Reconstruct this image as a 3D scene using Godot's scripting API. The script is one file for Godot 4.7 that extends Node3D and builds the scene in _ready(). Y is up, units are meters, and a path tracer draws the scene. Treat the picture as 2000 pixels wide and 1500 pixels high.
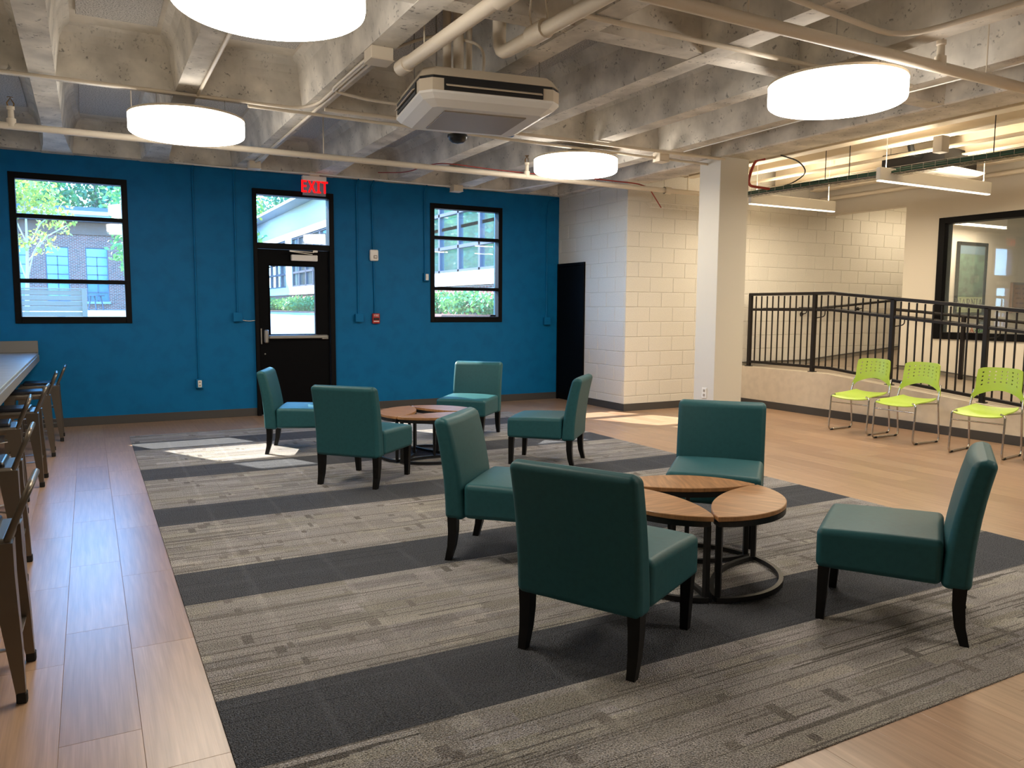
extends Node3D
# A student lounge: camera and light first, then the shell, then the things, then small details.

const WZ := -10.14      # inner face of the blue wall
const CEIL := 3.04      # underside of the concrete joists
const SLAB := 3.40      # underside of the slab between the joists

var M := {}             # materials
var taken := {}         # names in use at the top level
var cache := {}         # shared meshes
var rng := RandomNumberGenerator.new()


# ---------------------------------------------------------------- mesh builder
class MB:
	var v := PackedVector3Array()
	var n := PackedVector3Array()
	var u := PackedVector2Array()

	func tri(a: Vector3, b: Vector3, c: Vector3, na: Vector3, nb: Vector3, nc: Vector3, ua := Vector2.ZERO, ub := Vector2.ZERO, uc := Vector2.ZERO) -> void:
		if (a - c).cross(a - b).dot(na + nb + nc) < 0.0:
			v.append_array([a, c, b]); n.append_array([na, nc, nb]); u.append_array([ua, uc, ub])
		else:
			v.append_array([a, b, c]); n.append_array([na, nb, nc]); u.append_array([ua, ub, uc])

	func quad(a: Vector3, b: Vector3, c: Vector3, d: Vector3, out: Vector3, ua := Vector2(0, 0), ub := Vector2(1, 0), uc := Vector2(1, 1), ud := Vector2(0, 1)) -> void:
		var k := (b - a).cross(c - a)
		if k.length_squared() < 1e-14:
			k = (c - a).cross(d - a)
		k = k.normalized()
		if k.dot(out) < 0.0:
			k = -k
		tri(a, b, c, k, k, k, ua, ub, uc)
		tri(a, c, d, k, k, k, ua, uc, ud)

	func flat(a: Vector3, b: Vector3, c: Vector3, out: Vector3) -> void:
		var k := (b - a).cross(c - a).normalized()
		if k.dot(out) < 0.0:
			k = -k
		tri(a, b, c, k, k, k)

	# a box with chamfered edges
	func box(c: Vector3, s: Vector3, bev := 0.0, bs := Basis.IDENTITY) -> MB:
		var h := s * 0.5
		if bev <= 0.0:
			for ax in 3:
				for sg in [-1.0, 1.0]:
					var o := Vector3.ZERO; o[ax] = sg
					var p := Vector3.ZERO; p[(ax + 1) % 3] = 1.0
					var q := Vector3.ZERO; q[(ax + 2) % 3] = 1.0
					quad(c + bs * ((o - p - q) * h), c + bs * ((o + p - q) * h), c + bs * ((o + p + q) * h), c + bs * ((o - p + q) * h), bs * o)
			return self
		var b := minf(bev, minf(h.x, minf(h.y, h.z)) * 0.95)
		for ax in 3:
			var a1 := (ax + 1) % 3
			var a2 := (ax + 2) % 3
			for sg in [-1.0, 1.0]:
				var f := []
				for k in [[-1, -1], [1, -1], [1, 1], [-1, 1]]:
					var p := Vector3.ZERO
					p[ax] = sg * h[ax]; p[a1] = k[0] * (h[a1] - b); p[a2] = k[1] * (h[a2] - b)
					f.append(c + bs * p)
				var o := Vector3.ZERO; o[ax] = sg
				quad(f[0], f[1], f[2], f[3], bs * o)
			for s1 in [-1.0, 1.0]:
				for s2 in [-1.0, 1.0]:
					var e := []
					for k in [[-1, 0], [1, 0], [1, 1], [-1, 1]]:
						var p := Vector3.ZERO
						p[ax] = k[0] * (h[ax] - b)
						p[a1] = s1 * (h[a1] - (0.0 if k[1] == 0 else b))
						p[a2] = s2 * (h[a2] - (b if k[1] == 0 else 0.0))
						e.append(c + bs * p)
					var o := Vector3.ZERO; o[a1] = s1; o[a2] = s2
					quad(e[0], e[1], e[2], e[3], bs * o)
		for sx in [-1.0, 1.0]:
			for sy in [-1.0, 1.0]:
				for sz in [-1.0, 1.0]:
					var g := Vector3(sx, sy, sz)
					flat(c + bs * (g * Vector3(h.x, h.y - b, h.z - b)), c + bs * (g * Vector3(h.x - b, h.y, h.z - b)), c + bs * (g * Vector3(h.x - b, h.y - b, h.z)), bs * g)
		return self

	# a straight bar of rectangular section
	func bar(a: Vector3, b: Vector3, w: float, t: float, bev := 0.0, up := Vector3.UP) -> MB:
		var y := (b - a).normalized()
		if absf(y.dot(up)) > 0.98:
			up = Vector3.RIGHT
		var x := up.cross(y).normalized()
		var z := x.cross(y)
		return box((a + b) * 0.5, Vector3(w, a.distance_to(b), t), bev, Basis(x, y, z))

	# a round tube along points
	func tube(p: PackedVector3Array, r: float, sides := 8, closed := false) -> MB:
		var m := p.size()
		var t0 := (p[1] - p[0]).normalized()
		var nn := t0.cross(Vector3.UP if absf(t0.y) < 0.9 else Vector3.RIGHT).normalized()
		var rings := []
		var norms := []
		for i in m:
			var t: Vector3
			if closed:
				t = (p[(i + 1) % m] - p[(i + m - 1) % m]).normalized()
			else:
				t = (p[mini(i + 1, m - 1)] - p[maxi(i - 1, 0)]).normalized()
			nn = (nn - t * nn.dot(t)).normalized()
			var bb := t.cross(nn)
			var ring := PackedVector3Array()
			var nr := PackedVector3Array()
			for k in sides:
				var a := TAU * k / sides
				var d := nn * cos(a) + bb * sin(a)
				ring.append(p[i] + d * r); nr.append(d)
			rings.append(ring); norms.append(nr)
		for i in (m if closed else m - 1):
			var j := (i + 1) % m
			for k in sides:
				var l := (k + 1) % sides
				var a0: Vector3 = rings[i][k]; var a1: Vector3 = rings[i][l]; var b0: Vector3 = rings[j][k]; var b1: Vector3 = rings[j][l]
				tri(a0, a1, b1, norms[i][k], norms[i][l], norms[j][l])
				tri(a0, b1, b0, norms[i][k], norms[j][l], norms[j][k])
		if not closed:
			for e in [0, m - 1]:
				var o: Vector3 = (p[0] - p[1]) if e == 0 else (p[m - 1] - p[m - 2])
				for k in range(1, sides - 1):
					flat(rings[e][0], rings[e][k], rings[e][k + 1], o)
		return self

	# a turned shape: profile of (radius, height)
	func lathe(pr: PackedVector2Array, segs := 24, c := Vector3.ZERO, bs := Basis.IDENTITY) -> MB:
		var ns := []
		for i in pr.size() - 1:
			var d := pr[i + 1] - pr[i]
			ns.append(Vector2(d.y, -d.x).normalized())
		for i in pr.size() - 1:
			var na: Vector2 = ns[i]
			var nb: Vector2 = ns[i]
			if i > 0 and ns[i].dot(ns[i - 1]) > 0.75:
				na = (ns[i] + ns[i - 1]).normalized()
			if i < ns.size() - 1 and ns[i].dot(ns[i + 1]) > 0.75:
				nb = (ns[i] + ns[i + 1]).normalized()
			for k in segs:
				var d0 := Vector3(cos(TAU * k / segs), 0, sin(TAU * k / segs))
				var d1 := Vector3(cos(TAU * (k + 1) / segs), 0, sin(TAU * (k + 1) / segs))
				var p := pr[i]; var q := pr[i + 1]
				var A := c + bs * (d0 * p.x + Vector3(0, p.y, 0)); var B := c + bs * (d1 * p.x + Vector3(0, p.y, 0))
				var C := c + bs * (d1 * q.x + Vector3(0, q.y, 0)); var D := c + bs * (d0 * q.x + Vector3(0, q.y, 0))
				var nA := bs * (d0 * na.x + Vector3(0, na.y, 0)); var nB := bs * (d1 * na.x + Vector3(0, na.y, 0))
				var nC := bs * (d1 * nb.x + Vector3(0, nb.y, 0)); var nD := bs * (d0 * nb.x + Vector3(0, nb.y, 0))
				if p.x > 1e-6:
					tri(A, B, C, nA, nB, nC)
				if q.x > 1e-6:
					tri(A, C, D, nA, nC, nD)
		return self

	# an upright prism over a polygon (x, z), its upper and lower rim chamfered
	func prism(poly: PackedVector2Array, y0: float, y1: float, bev := 0.0, c := Vector3.ZERO) -> MB:
		var m := poly.size()
		var mid := Vector2.ZERO
		for p in poly:
			mid += p / m
		var inn := PackedVector2Array()
		for i in m:
			if bev <= 0.0:
				inn.append(poly[i]); continue
			var t := (poly[(i + 1) % m] - poly[(i + m - 1) % m]).normalized()
			var o := Vector2(t.y, -t.x)
			if o.dot(poly[i] - mid) < 0.0:
				o = -o
			inn.append(poly[i] - o * bev)
		var at := func(q: Vector2, y: float) -> Vector3: return c + Vector3(q.x, y, q.y)
		var ix := Geometry2D.triangulate_polygon(inn)
		for i in range(0, ix.size(), 3):
			flat(at.call(inn[ix[i]], y1), at.call(inn[ix[i + 1]], y1), at.call(inn[ix[i + 2]], y1), Vector3.UP)
			flat(at.call(inn[ix[i]], y0), at.call(inn[ix[i + 1]], y0), at.call(inn[ix[i + 2]], y0), Vector3.DOWN)
		for i in m:
			var j := (i + 1) % m
			var t2 := poly[j] - poly[i]
			var o := Vector3(t2.y, 0, -t2.x)
			# outside: a little step out of the middle of the edge must leave the polygon
			var e := (poly[i] + poly[j]) * 0.5 + Vector2(o.x, o.z).normalized() * 1e-3
			if Geometry2D.is_point_in_polygon(e, poly):
				o = -o
			quad(at.call(poly[i], y0 + bev), at.call(poly[j], y0 + bev), at.call(poly[j], y1 - bev), at.call(poly[i], y1 - bev), o)
			if bev > 0.0:
				quad(at.call(poly[i], y1 - bev), at.call(poly[j], y1 - bev), at.call(inn[j], y1), at.call(inn[i], y1), o.normalized() + Vector3.UP)
				quad(at.call(poly[i], y0 + bev), at.call(poly[j], y0 + bev), at.call(inn[j], y0), at.call(inn[i], y0), o.normalized() + Vector3.DOWN)
		return self

	# a rail of rectangular section along a flat closed path (x, z)
	func hoop(path: PackedVector2Array, y0: float, y1: float, hw: float, closed := true) -> MB:
		var m := path.size()
		var L := PackedVector2Array(); var Rr := PackedVector2Array()
		for i in m:
			var a := path[(i + m - 1) % m] if closed or i > 0 else path[i]
			var b := path[(i + 1) % m] if closed or i < m - 1 else path[i]
			var t := (b - a).normalized()
			var o := Vector2(t.y, -t.x)
			L.append(path[i] + o * hw); Rr.append(path[i] - o * hw)
		for i in (m if closed else m - 1):
			var j := (i + 1) % m
			var l0 := L[i]; var l1 := L[j]; var r0 := Rr[i]; var r1 := Rr[j]
			var o := Vector3(l0.x - r0.x, 0, l0.y - r0.y)
			quad(Vector3(l0.x, y0, l0.y), Vector3(l1.x, y0, l1.y), Vector3(l1.x, y1, l1.y), Vector3(l0.x, y1, l0.y), o)
			quad(Vector3(r0.x, y0, r0.y), Vector3(r1.x, y0, r1.y), Vector3(r1.x, y1, r1.y), Vector3(r0.x, y1, r0.y), -o)
			quad(Vector3(l0.x, y1, l0.y), Vector3(l1.x, y1, l1.y), Vector3(r1.x, y1, r1.y), Vector3(r0.x, y1, r0.y), Vector3.UP)
			quad(Vector3(l0.x, y0, l0.y), Vector3(l1.x, y0, l1.y), Vector3(r1.x, y0, r1.y), Vector3(r0.x, y0, r0.y), Vector3.DOWN)
		return self

	# sections of corner points joined in order (flat sides)
	func loft(secs: Array, caps := true) -> MB:
		var m: int = secs[0].size()
		for i in secs.size() - 1:
			var A: PackedVector3Array = secs[i]
			var B: PackedVector3Array = secs[i + 1]
			var mid := Vector3.ZERO
			for p in A:
				mid += p / (2.0 * m)
			for p in B:
				mid += p / (2.0 * m)
			for k in m:
				var l := (k + 1) % m
				quad(A[k], A[l], B[l], B[k], (A[k] + A[l] + B[k] + B[l]) * 0.25 - mid)
		if caps:
			for e in [0, secs.size() - 1]:
				var S: PackedVector3Array = secs[e]
				var T: PackedVector3Array = secs[1 if e == 0 else e - 1]
				for k in range(1, m - 1):
					flat(S[0], S[k], S[k + 1], S[0] - T[0])
		return self

	# a softly rounded box, pushed into shape by a function
	func soft(c: Vector3, s: Vector3, r: float, mids: int, deform: Callable) -> MB:
		var h := s * 0.5
		var coords := []
		for ax in 3:
			var a := []
			for k in 4:
				a.append(-h[ax] + r * k / 4.0)
			for k in mids + 1:
				a.append(lerpf(-h[ax] + r, h[ax] - r, float(k) / mids))
			for k in range(1, 5):
				a.append(h[ax] - r + r * k / 4.0)
			coords.append(a)
		var inner := h - Vector3.ONE * r
		var point := func(p: Vector3) -> Array:
			var i := p.clamp(-inner, inner)
			var d := (p - i).normalized()
			var q := i + d * r
			var e := 0.002
			var w: Vector3 = deform.call(q)
			var dx: Vector3 = (deform.call(q + Vector3(e, 0, 0)) - w) / e
			var dy: Vector3 = (deform.call(q + Vector3(0, e, 0)) - w) / e
			var dz: Vector3 = (deform.call(q + Vector3(0, 0, e)) - w) / e
			var nn := (dy.cross(dz) * d.x + dz.cross(dx) * d.y + dx.cross(dy) * d.z).normalized()
			return [c + w, nn]
		for ax in 3:
			var a1 := (ax + 1) % 3
			var a2 := (ax + 2) % 3
			for sg in [-1.0, 1.0]:
				var g := []
				for x in coords[a1]:
					var row := []
					for y in coords[a2]:
						var p := Vector3.ZERO
						p[ax] = sg * h[ax]; p[a1] = x; p[a2] = y
						row.append(point.call(p))
					g.append(row)
				for i in g.size() - 1:
					for j in g[0].size() - 1:
						var A: Array = g[i][j]; var B: Array = g[i + 1][j]; var C: Array = g[i + 1][j + 1]; var D: Array = g[i][j + 1]
						tri(A[0], B[0], C[0], A[1], B[1], C[1])
						tri(A[0], C[0], D[0], A[1], C[1], D[1])
		return self

	func mesh() -> ArrayMesh:
		var a := []
		a.resize(Mesh.ARRAY_MAX)
		a[Mesh.ARRAY_VERTEX] = v; a[Mesh.ARRAY_NORMAL] = n; a[Mesh.ARRAY_TEX_UV] = u
		var m := ArrayMesh.new()
		m.add_surface_from_arrays(Mesh.PRIMITIVE_TRIANGLES, a)
		return m


# ---------------------------------------------------------------- scene helpers
func unique(called: String) -> String:
	if not taken.has(called):
		taken[called] = 0
		return called
	taken[called] += 1
	return "%s_%03d" % [called, taken[called]]

func put(b, called: String, m: Material, parent: Node = self) -> MeshInstance3D:
	var o := MeshInstance3D.new()
	o.mesh = b.mesh() if b is MB else b
	o.material_override = m
	if parent == self:
		called = unique(called)
	o.name = called
	parent.add_child(o, true)
	return o

func tag(o: Node, label: String, category: String, group := "") -> Node:
	o.set_meta("label", label)
	o.set_meta("category", category)
	if group:
		o.set_meta("group", group)
	return o

func thing(called: String, label: String, category: String, at := Vector3.ZERO, turn := 0.0, group := "") -> Node3D:
	var o := Node3D.new()
	o.name = unique(called)
	add_child(o)
	o.position = at
	o.rotation.y = turn
	tag(o, label, category, group)
	return o

func struct(called: String, label := "") -> Node3D:
	var o := Node3D.new()
	o.name = unique(called)
	add_child(o)
	o.set_meta("kind", "structure")
	if label:
		o.set_meta("label", label)
	return o

func copy_of(src: Node3D, called: String, label: String, at: Vector3, turn: float) -> Node3D:
	var c: Node3D = src.duplicate()
	c.name = unique(called)
	add_child(c)
	c.position = at
	c.rotation = Vector3(0, turn, 0)
	c.set_meta("label", label)
	return c

# rounds the corners of a polyline
func bent(p: Array, r: float, k := 5) -> PackedVector3Array:
	var o := PackedVector3Array([p[0]])
	for i in range(1, p.size() - 1):
		var a: Vector3 = (p[i - 1] - p[i])
		var b: Vector3 = (p[i + 1] - p[i])
		var d := minf(r, minf(a.length(), b.length()) * 0.48)
		var s: Vector3 = p[i] + a.normalized() * d
		var e: Vector3 = p[i] + b.normalized() * d
		for q in k + 1:
			var t := float(q) / k
			o.append(s.lerp(p[i], t).lerp((p[i] as Vector3).lerp(e, t), t))
	o.append(p[p.size() - 1])
	return o

func arc2(c: Vector2, r: float, a0: float, a1: float, k: int) -> PackedVector2Array:
	var o := PackedVector2Array()
	for i in k + 1:
		var a := lerpf(a0, a1, float(i) / k)
		o.append(c + Vector2(cos(a), sin(a)) * r)
	return o

func facing(dx: float, dz: float) -> float:
	return atan2(dx, dz)      # turns local +z to (dx, dz)


# ---------------------------------------------------------------- materials
func mat(called: String, c: Color, rough := 0.6, metal := 0.0, spec := 0.5) -> StandardMaterial3D:
	var m := StandardMaterial3D.new()
	m.resource_name = called
	m.albedo_color = c
	m.roughness = rough
	m.metallic = metal
	m.metallic_specular = spec
	M[called] = m
	return m

func rgb(r: int, g: int, b: int) -> Color:
	return Color(r / 255.0, g / 255.0, b / 255.0)

func noise_img(w: int, h: int, freq: float, sd: int, oct := 4, kind := FastNoiseLite.TYPE_SIMPLEX_SMOOTH) -> Image:
	var f := FastNoiseLite.new()
	f.seed = sd
	f.frequency = freq
	f.noise_type = kind
	f.fractal_octaves = oct
	return f.get_seamless_image(w, h, false, false, 0.15, true)

# grey noise between two values, as a texture that multiplies the colour
func grain(w: int, h: int, freq: float, sd: int, lo: float, hi: float, oct := 4) -> ImageTexture:
	var s := noise_img(w, h, freq, sd, oct).get_data()
	var d := PackedByteArray()
	d.resize(w * h * 3)
	for i in w * h:
		var g := int(clampf(lerpf(lo, hi, s[i] / 255.0), 0, 1) * 255.0)
		d[i * 3] = g; d[i * 3 + 1] = g; d[i * 3 + 2] = g
	return ImageTexture.create_from_image(Image.create_from_data(w, h, false, Image.FORMAT_RGB8, d))

func tri_map(m: StandardMaterial3D, t: Texture2D, metres: float, world := true) -> StandardMaterial3D:
	m.albedo_texture = t
	m.uv1_triplanar = true
	m.uv1_world_triplanar = world
	m.uv1_scale = Vector3.ONE / metres
	return m

func relief(m: StandardMaterial3D, t: Texture2D, cm: float) -> StandardMaterial3D:
	m.heightmap_enabled = true
	m.heightmap_texture = t
	m.heightmap_scale = cm
	return m

func make_materials() -> void:
	var fine := grain(512, 512, 0.1, 3, 0.42, 1.46, 3)
	var soft_noise := grain(512, 512, 0.012, 8, 0.93, 1.05, 4)
	mat("blue_paint", rgb(2, 103, 156), 0.55, 0.0, 0.3)
	tri_map(M.blue_paint, soft_noise, 1.6)
	mat("white_paint", rgb(212, 208, 199), 0.62)
	mat("pale_paint", rgb(222, 214, 200), 0.6)
	mat("block_paint", rgb(216, 212, 203), 0.55)
	relief(tri_map(M.block_paint, grain(512, 512, 0.05, 21, 0.95, 1.02, 4), 0.5), grain(256, 256, 0.14, 22, 0.2, 1.0, 3), 0.12)
	mat("curb_paint", rgb(212, 200, 182), 0.7)
	tri_map(M.curb_paint, grain(512, 512, 0.02, 31, 0.95, 1.02, 5), 1.4)
	mat("base_vinyl", rgb(66, 64, 63), 0.5)
	# raw painted concrete: blotches, form marks and dark pock marks
	mat("concrete", Color.WHITE, 0.85)
	relief(tri_map(M.concrete, concrete_tex(), 2.6), grain(256, 256, 0.05, 42, 0.0, 1.0, 4), 0.5)
	mat("concrete_slab", rgb(206, 198, 184), 0.9)
	tri_map(M.concrete_slab, soft_noise, 1.0)
	mat("acoustic", rgb(196, 192, 186), 0.95)
	tri_map(M.acoustic, grain(512, 512, 0.11, 51, 0.55, 1.35, 2), 0.8)
	# floor
	var k := 0
	for tint in [rgb(184, 156, 133), rgb(191, 163, 139), rgb(176, 148, 126), rgb(186, 160, 138)]:
		var m := mat("plank_%d" % k, tint, 0.31, 0.0, 0.55)
		m.albedo_texture = wood_tex(128, 1024, 60 + k, 0.88, 1.08, 26.0)
		k += 1
	mat("subfloor", rgb(70, 60, 52), 0.8)
	# carpet: pile noise on the fine layer, woven bars on the coarse one
	for c in [["carpet_light", Color.WHITE, true], ["carpet_dark", rgb(112, 114, 119), false]]:
		var m := mat(c[0], c[1], 1.0, 0.0, 0.2)
		tri_map(m, fine, 0.42)
		relief(m, grain(512, 512, 0.11, 7, 0.0, 1.0, 2), 1.5)
		m.detail_enabled = true
		m.detail_blend_mode = BaseMaterial3D.BLEND_MODE_MUL
		m.detail_uv_layer = BaseMaterial3D.DETAIL_UV_2
		m.uv2_triplanar = true
		m.uv2_world_triplanar = true
		m.uv2_scale = Vector3.ONE / 3.37
		m.detail_albedo = carpet_tex(c[2])
	mat("ramp_vinyl", rgb(146, 132, 116), 0.5)
	tri_map(M.ramp_vinyl, soft_noise, 0.8)
	# furniture
	mat("teal_vinyl", rgb(34, 83, 90), 0.5, 0.0, 0.36)
	relief(tri_map(M.teal_vinyl, grain(256, 256, 0.03, 71, 0.94, 1.04, 4), 0.3, false), grain(256, 256, 0.16, 72, 0.0, 1.0, 2), 0.02)
	mat("black_wood", rgb(10, 9, 10), 0.4, 0.0, 0.35)
	mat("black_metal", rgb(17, 17, 18), 0.45, 0.0, 0.45)
	mat("rail_metal", rgb(26, 21, 20), 0.42, 0.0, 0.4)
	mat("frame_black", rgb(10, 9, 11), 0.5, 0.0, 0.25)
	mat("door_black", rgb(7, 7, 10), 0.5, 0.0, 0.2)
	mat("table_wood", rgb(186, 142, 98), 0.36)
	M.table_wood.albedo_texture = wood_tex(256, 1024, 80, 0.78, 1.14, 14.0)
	M.table_wood.uv1_triplanar = true
	M.table_wood.uv1_scale = Vector3(2.0, 1.0, 1.0)
	mat("chrome", rgb(196, 192, 186), 0.2, 1.0)
	mat("steel", rgb(176, 172, 166), 0.34, 1.0)
	mat("gunmetal", rgb(112, 105, 96), 0.36, 0.85)
	mat("pad_black", rgb(22, 24, 32), 0.32)
	mat("green_plastic", rgb(170, 198, 74), 0.36)
	mat("rubber", rgb(16, 16, 16), 0.8)
	mat("counter_top", rgb(150, 152, 154), 0.32)
	tri_map(M.counter_top, grain(512, 512, 0.01, 91, 0.88, 1.06, 4), 1.2)
	mat("counter_edge", rgb(122, 118, 112), 0.45)
	# services
	mat("pipe_paint", rgb(220, 208, 188), 0.5)
	mat("white_plastic", rgb(236, 233, 227), 0.45)
	mat("beige_plastic", rgb(206, 192, 170), 0.45)
	mat("grey_plastic", rgb(164, 154, 142), 0.5)
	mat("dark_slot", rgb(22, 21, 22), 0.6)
	mat("red_plastic", rgb(166, 36, 32), 0.4)
	mat("red_cable", rgb(150, 48, 38), 0.5)
	mat("black_cable", rgb(20, 22, 22), 0.6)
	mat("green_cable", rgb(34, 74, 62), 0.6)
	mat("brass", rgb(150, 112, 60), 0.35, 1.0)
	mat("white_ink", rgb(236, 232, 226), 0.6)
	mat("blue_tape", rgb(60, 110, 160), 0.6)
	for g in [["glow_drum", Color(1.0, 0.965, 0.92), 14.0], ["glow_strip", Color(1.0, 0.95, 0.86), 3.0], ["glow_exit", Color(1.0, 0.03, 0.06), 0.95]]:
		var m := mat(g[0], Color(0.9, 0.9, 0.9) if g[0] != "glow_exit" else rgb(200, 16, 26), 0.6)
		m.emission_enabled = true
		m.emission = g[1]
		m.emission_energy_multiplier = g[2]
	var glass := mat("glass", Color(0.9, 0.96, 0.95, 0.06), 0.02)
	glass.transparency = BaseMaterial3D.TRANSPARENCY_ALPHA
	var ac := mat("acrylic", Color(0.95, 0.95, 0.97, 0.16), 0.05)
	ac.transparency = BaseMaterial3D.TRANSPARENCY_ALPHA
	# outside
	mat("brick", Color.WHITE, 0.85)
	M.brick.albedo_texture = brick_tex()
	M.brick.uv1_triplanar = true
	M.brick.uv1_world_triplanar = true
	M.brick.uv1_scale = Vector3.ONE / 1.624
	mat("far_white", rgb(238, 232, 222), 0.8)
	mat("far_brown", rgb(118, 86, 72), 0.7)
	mat("far_grey", rgb(150, 156, 166), 0.6)
	mat("far_coping", rgb(214, 168, 150), 0.7)
	mat("far_dark", rgb(74, 88, 110), 0.5)
	mat("wing_frame", rgb(56, 68, 88), 0.6)
	mat("far_pane", rgb(84, 126, 128), 0.12, 0.5)
	mat("wing_pane", rgb(176, 200, 196), 0.04, 0.9)
	mat("pavement", rgb(118, 115, 110), 0.9)
	mat("mulch", rgb(120, 70, 50), 1.0)
	tri_map(M.mulch, fine, 0.6)
	mat("fence_board", rgb(132, 110, 90), 0.8)
	mat("bark", rgb(138, 120, 106), 0.9)
	mat("pale_bark", rgb(190, 178, 166), 0.9)
	for l in [["leaf_yellow", rgb(142, 150, 62)], ["leaf_green", rgb(80, 124, 66)], ["leaf_deep", rgb(60, 104, 68)], ["leaf_pine", rgb(70, 100, 84)]]:
		var m := mat(l[0], l[1], 0.6)
		m.backlight_enabled = true
		m.backlight = l[1]
		m.cull_mode = BaseMaterial3D.CULL_DISABLED
	# prints
	mat("poster_green", rgb(96, 138, 108), 0.25)
	tri_map(M.poster_green, grain(256, 256, 0.02, 95, 0.5, 1.3, 5), 0.9)
	mat("poster_pale", rgb(196, 206, 150), 0.3)
	mat("poster_blue", rgb(96, 128, 150), 0.25)
	mat("ink", rgb(44, 46, 34), 0.6)
	mat("plaque_wood", rgb(150, 88, 52), 0.5)
	mat("plaque_ink", rgb(112, 58, 32), 0.6)

func concrete_tex() -> ImageTexture:
	var w := 1024
	var a := noise_img(w, w, 0.006, 41, 5).get_data()
	var b := noise_img(w, w, 0.07, 43, 4).get_data()
	var c := noise_img(w, w, 0.016, 44, 2).get_data()
	var d := PackedByteArray()
	d.resize(w * w * 3)
	for i in w * w:
		var t := 0.84 + 0.16 * (a[i] / 255.0 - 0.5) * 1.6
		# pock marks and scuffs gather where the coarse noise is high
		if c[i] > 176 and b[i] > 178:
			t *= 0.68
		elif c[i] > 150 and b[i] > 162:
			t *= 0.93
		d[i * 3] = int(clampf(t * 248, 0, 255)); d[i * 3 + 1] = int(clampf(t * 241, 0, 255)); d[i * 3 + 2] = int(clampf(t * 228, 0, 255))
	return ImageTexture.create_from_image(Image.create_from_data(w, w, false, Image.FORMAT_RGB8, d))

func wood_tex(w: int, h: int, sd: int, lo: float, hi: float, stretch: float) -> ImageTexture:
	var f := FastNoiseLite.new()
	f.seed = sd; f.frequency = 0.035; f.fractal_octaves = 4
	var g := FastNoiseLite.new()
	g.seed = sd + 500; g.frequency = 0.2; g.fractal_octaves = 2
	var d := PackedByteArray()
	d.resize(w * h * 3)
	for y in h:
		for x in w:
			var wob := f.get_noise_2d(x * 0.4, y / (stretch * 2.0)) * 14.0
			var t := 0.5 + 0.55 * f.get_noise_2d(x * 1.6 + wob, y / stretch) + 0.3 * g.get_noise_2d(x * 2.0, y / (stretch * 3.0))
			var s := clampf(lerpf(lo, hi, t), 0.0, 1.3) / 1.3
			var i := (y * w + x) * 3
			d[i] = int(clampf(s * 255.0 * 1.12, 0, 255)); d[i + 1] = int(clampf(s * 250.0 * 1.1, 0, 255)); d[i + 2] = int(clampf(s * 245.0 * 1.08, 0, 255))
	return ImageTexture.create_from_image(Image.create_from_data(w, h, false, Image.FORMAT_RGB8, d))

func carpet_tex(light: bool) -> ImageTexture:
	var w := 1024
	var r := RandomNumberGenerator.new()
	r.seed = 17 if light else 18
	var im := Image.create_empty(w, w, false, Image.FORMAT_RGB8)
	im.fill(rgb(184, 180, 177) if light else rgb(228, 230, 234))
	if light:
		for i in 520:      # bars of slightly different yarn
			var t := r.randf_range(0.9, 1.09)
			var q := rgb(int(184 * t), int(180 * t), int(177 * t * r.randf_range(0.96, 1.02)))
			var rc := Rect2i(r.randi_range(-60, w), r.randi_range(0, w), r.randi_range(30, 170), r.randi_range(8, 34))
			for o in [Vector2i.ZERO, Vector2i(-w, 0), Vector2i(0, -w)]:
				im.fill_rect(Rect2i(rc.position + o, rc.size).intersection(Rect2i(0, 0, w, w)), q)
		for i in 330:      # thin dark lines along the bars
			var t := r.randf_range(0.74, 0.92)
			var q := rgb(int(166 * t), int(161 * t), int(156 * t))
			var rc := Rect2i(r.randi_range(-200, w), r.randi_range(0, w - 4), r.randi_range(60, 420), r.randi_range(1, 3))
			for o in [Vector2i.ZERO, Vector2i(-w, 0)]:
				im.fill_rect(Rect2i(rc.position + o, rc.size).intersection(Rect2i(0, 0, w, w)), q)
		for i in 130:      # short blocks across
			var t := r.randf_range(0.84, 0.97)
			var q := rgb(int(166 * t), int(161 * t), int(156 * t))
			im.fill_rect(Rect2i(r.randi_range(0, w - 20), r.randi_range(0, w - 40), r.randi_range(6, 16), r.randi_range(10, 36)), q)
	else:
		for i in 260:
			var t := r.randf_range(0.8, 1.05)
			im.fill_rect(Rect2i(r.randi_range(-100, w), r.randi_range(0, w - 3), r.randi_range(80, 420), r.randi_range(1, 2)), rgb(int(228 * t), int(230 * t), int(234 * t)))
	return ImageTexture.create_from_image(im)

func brick_tex() -> ImageTexture:
	# 8 x 24 bricks of 203 x 67.7 mm: far too small in view to build singly
	var r := RandomNumberGenerator.new()
	r.seed = 5
	var im := Image.create_empty(512, 512, false, Image.FORMAT_RGB8)
	im.fill(rgb(164, 152, 142))
	for row in 24:
		var y0 := int(row * 512.0 / 24.0)
		for c in range(-1, 9):
			var t := r.randf_range(0.78, 1.16)
			var x0 := c * 64 + (32 if row % 2 else 0)
			im.fill_rect(Rect2i(x0 + 4, y0 + 4, 57, 16).intersection(Rect2i(0, 0, 512, 512)), rgb(int(128 * t), int(62 * t), int(48 * t)))
	return ImageTexture.create_from_image(im)


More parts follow.
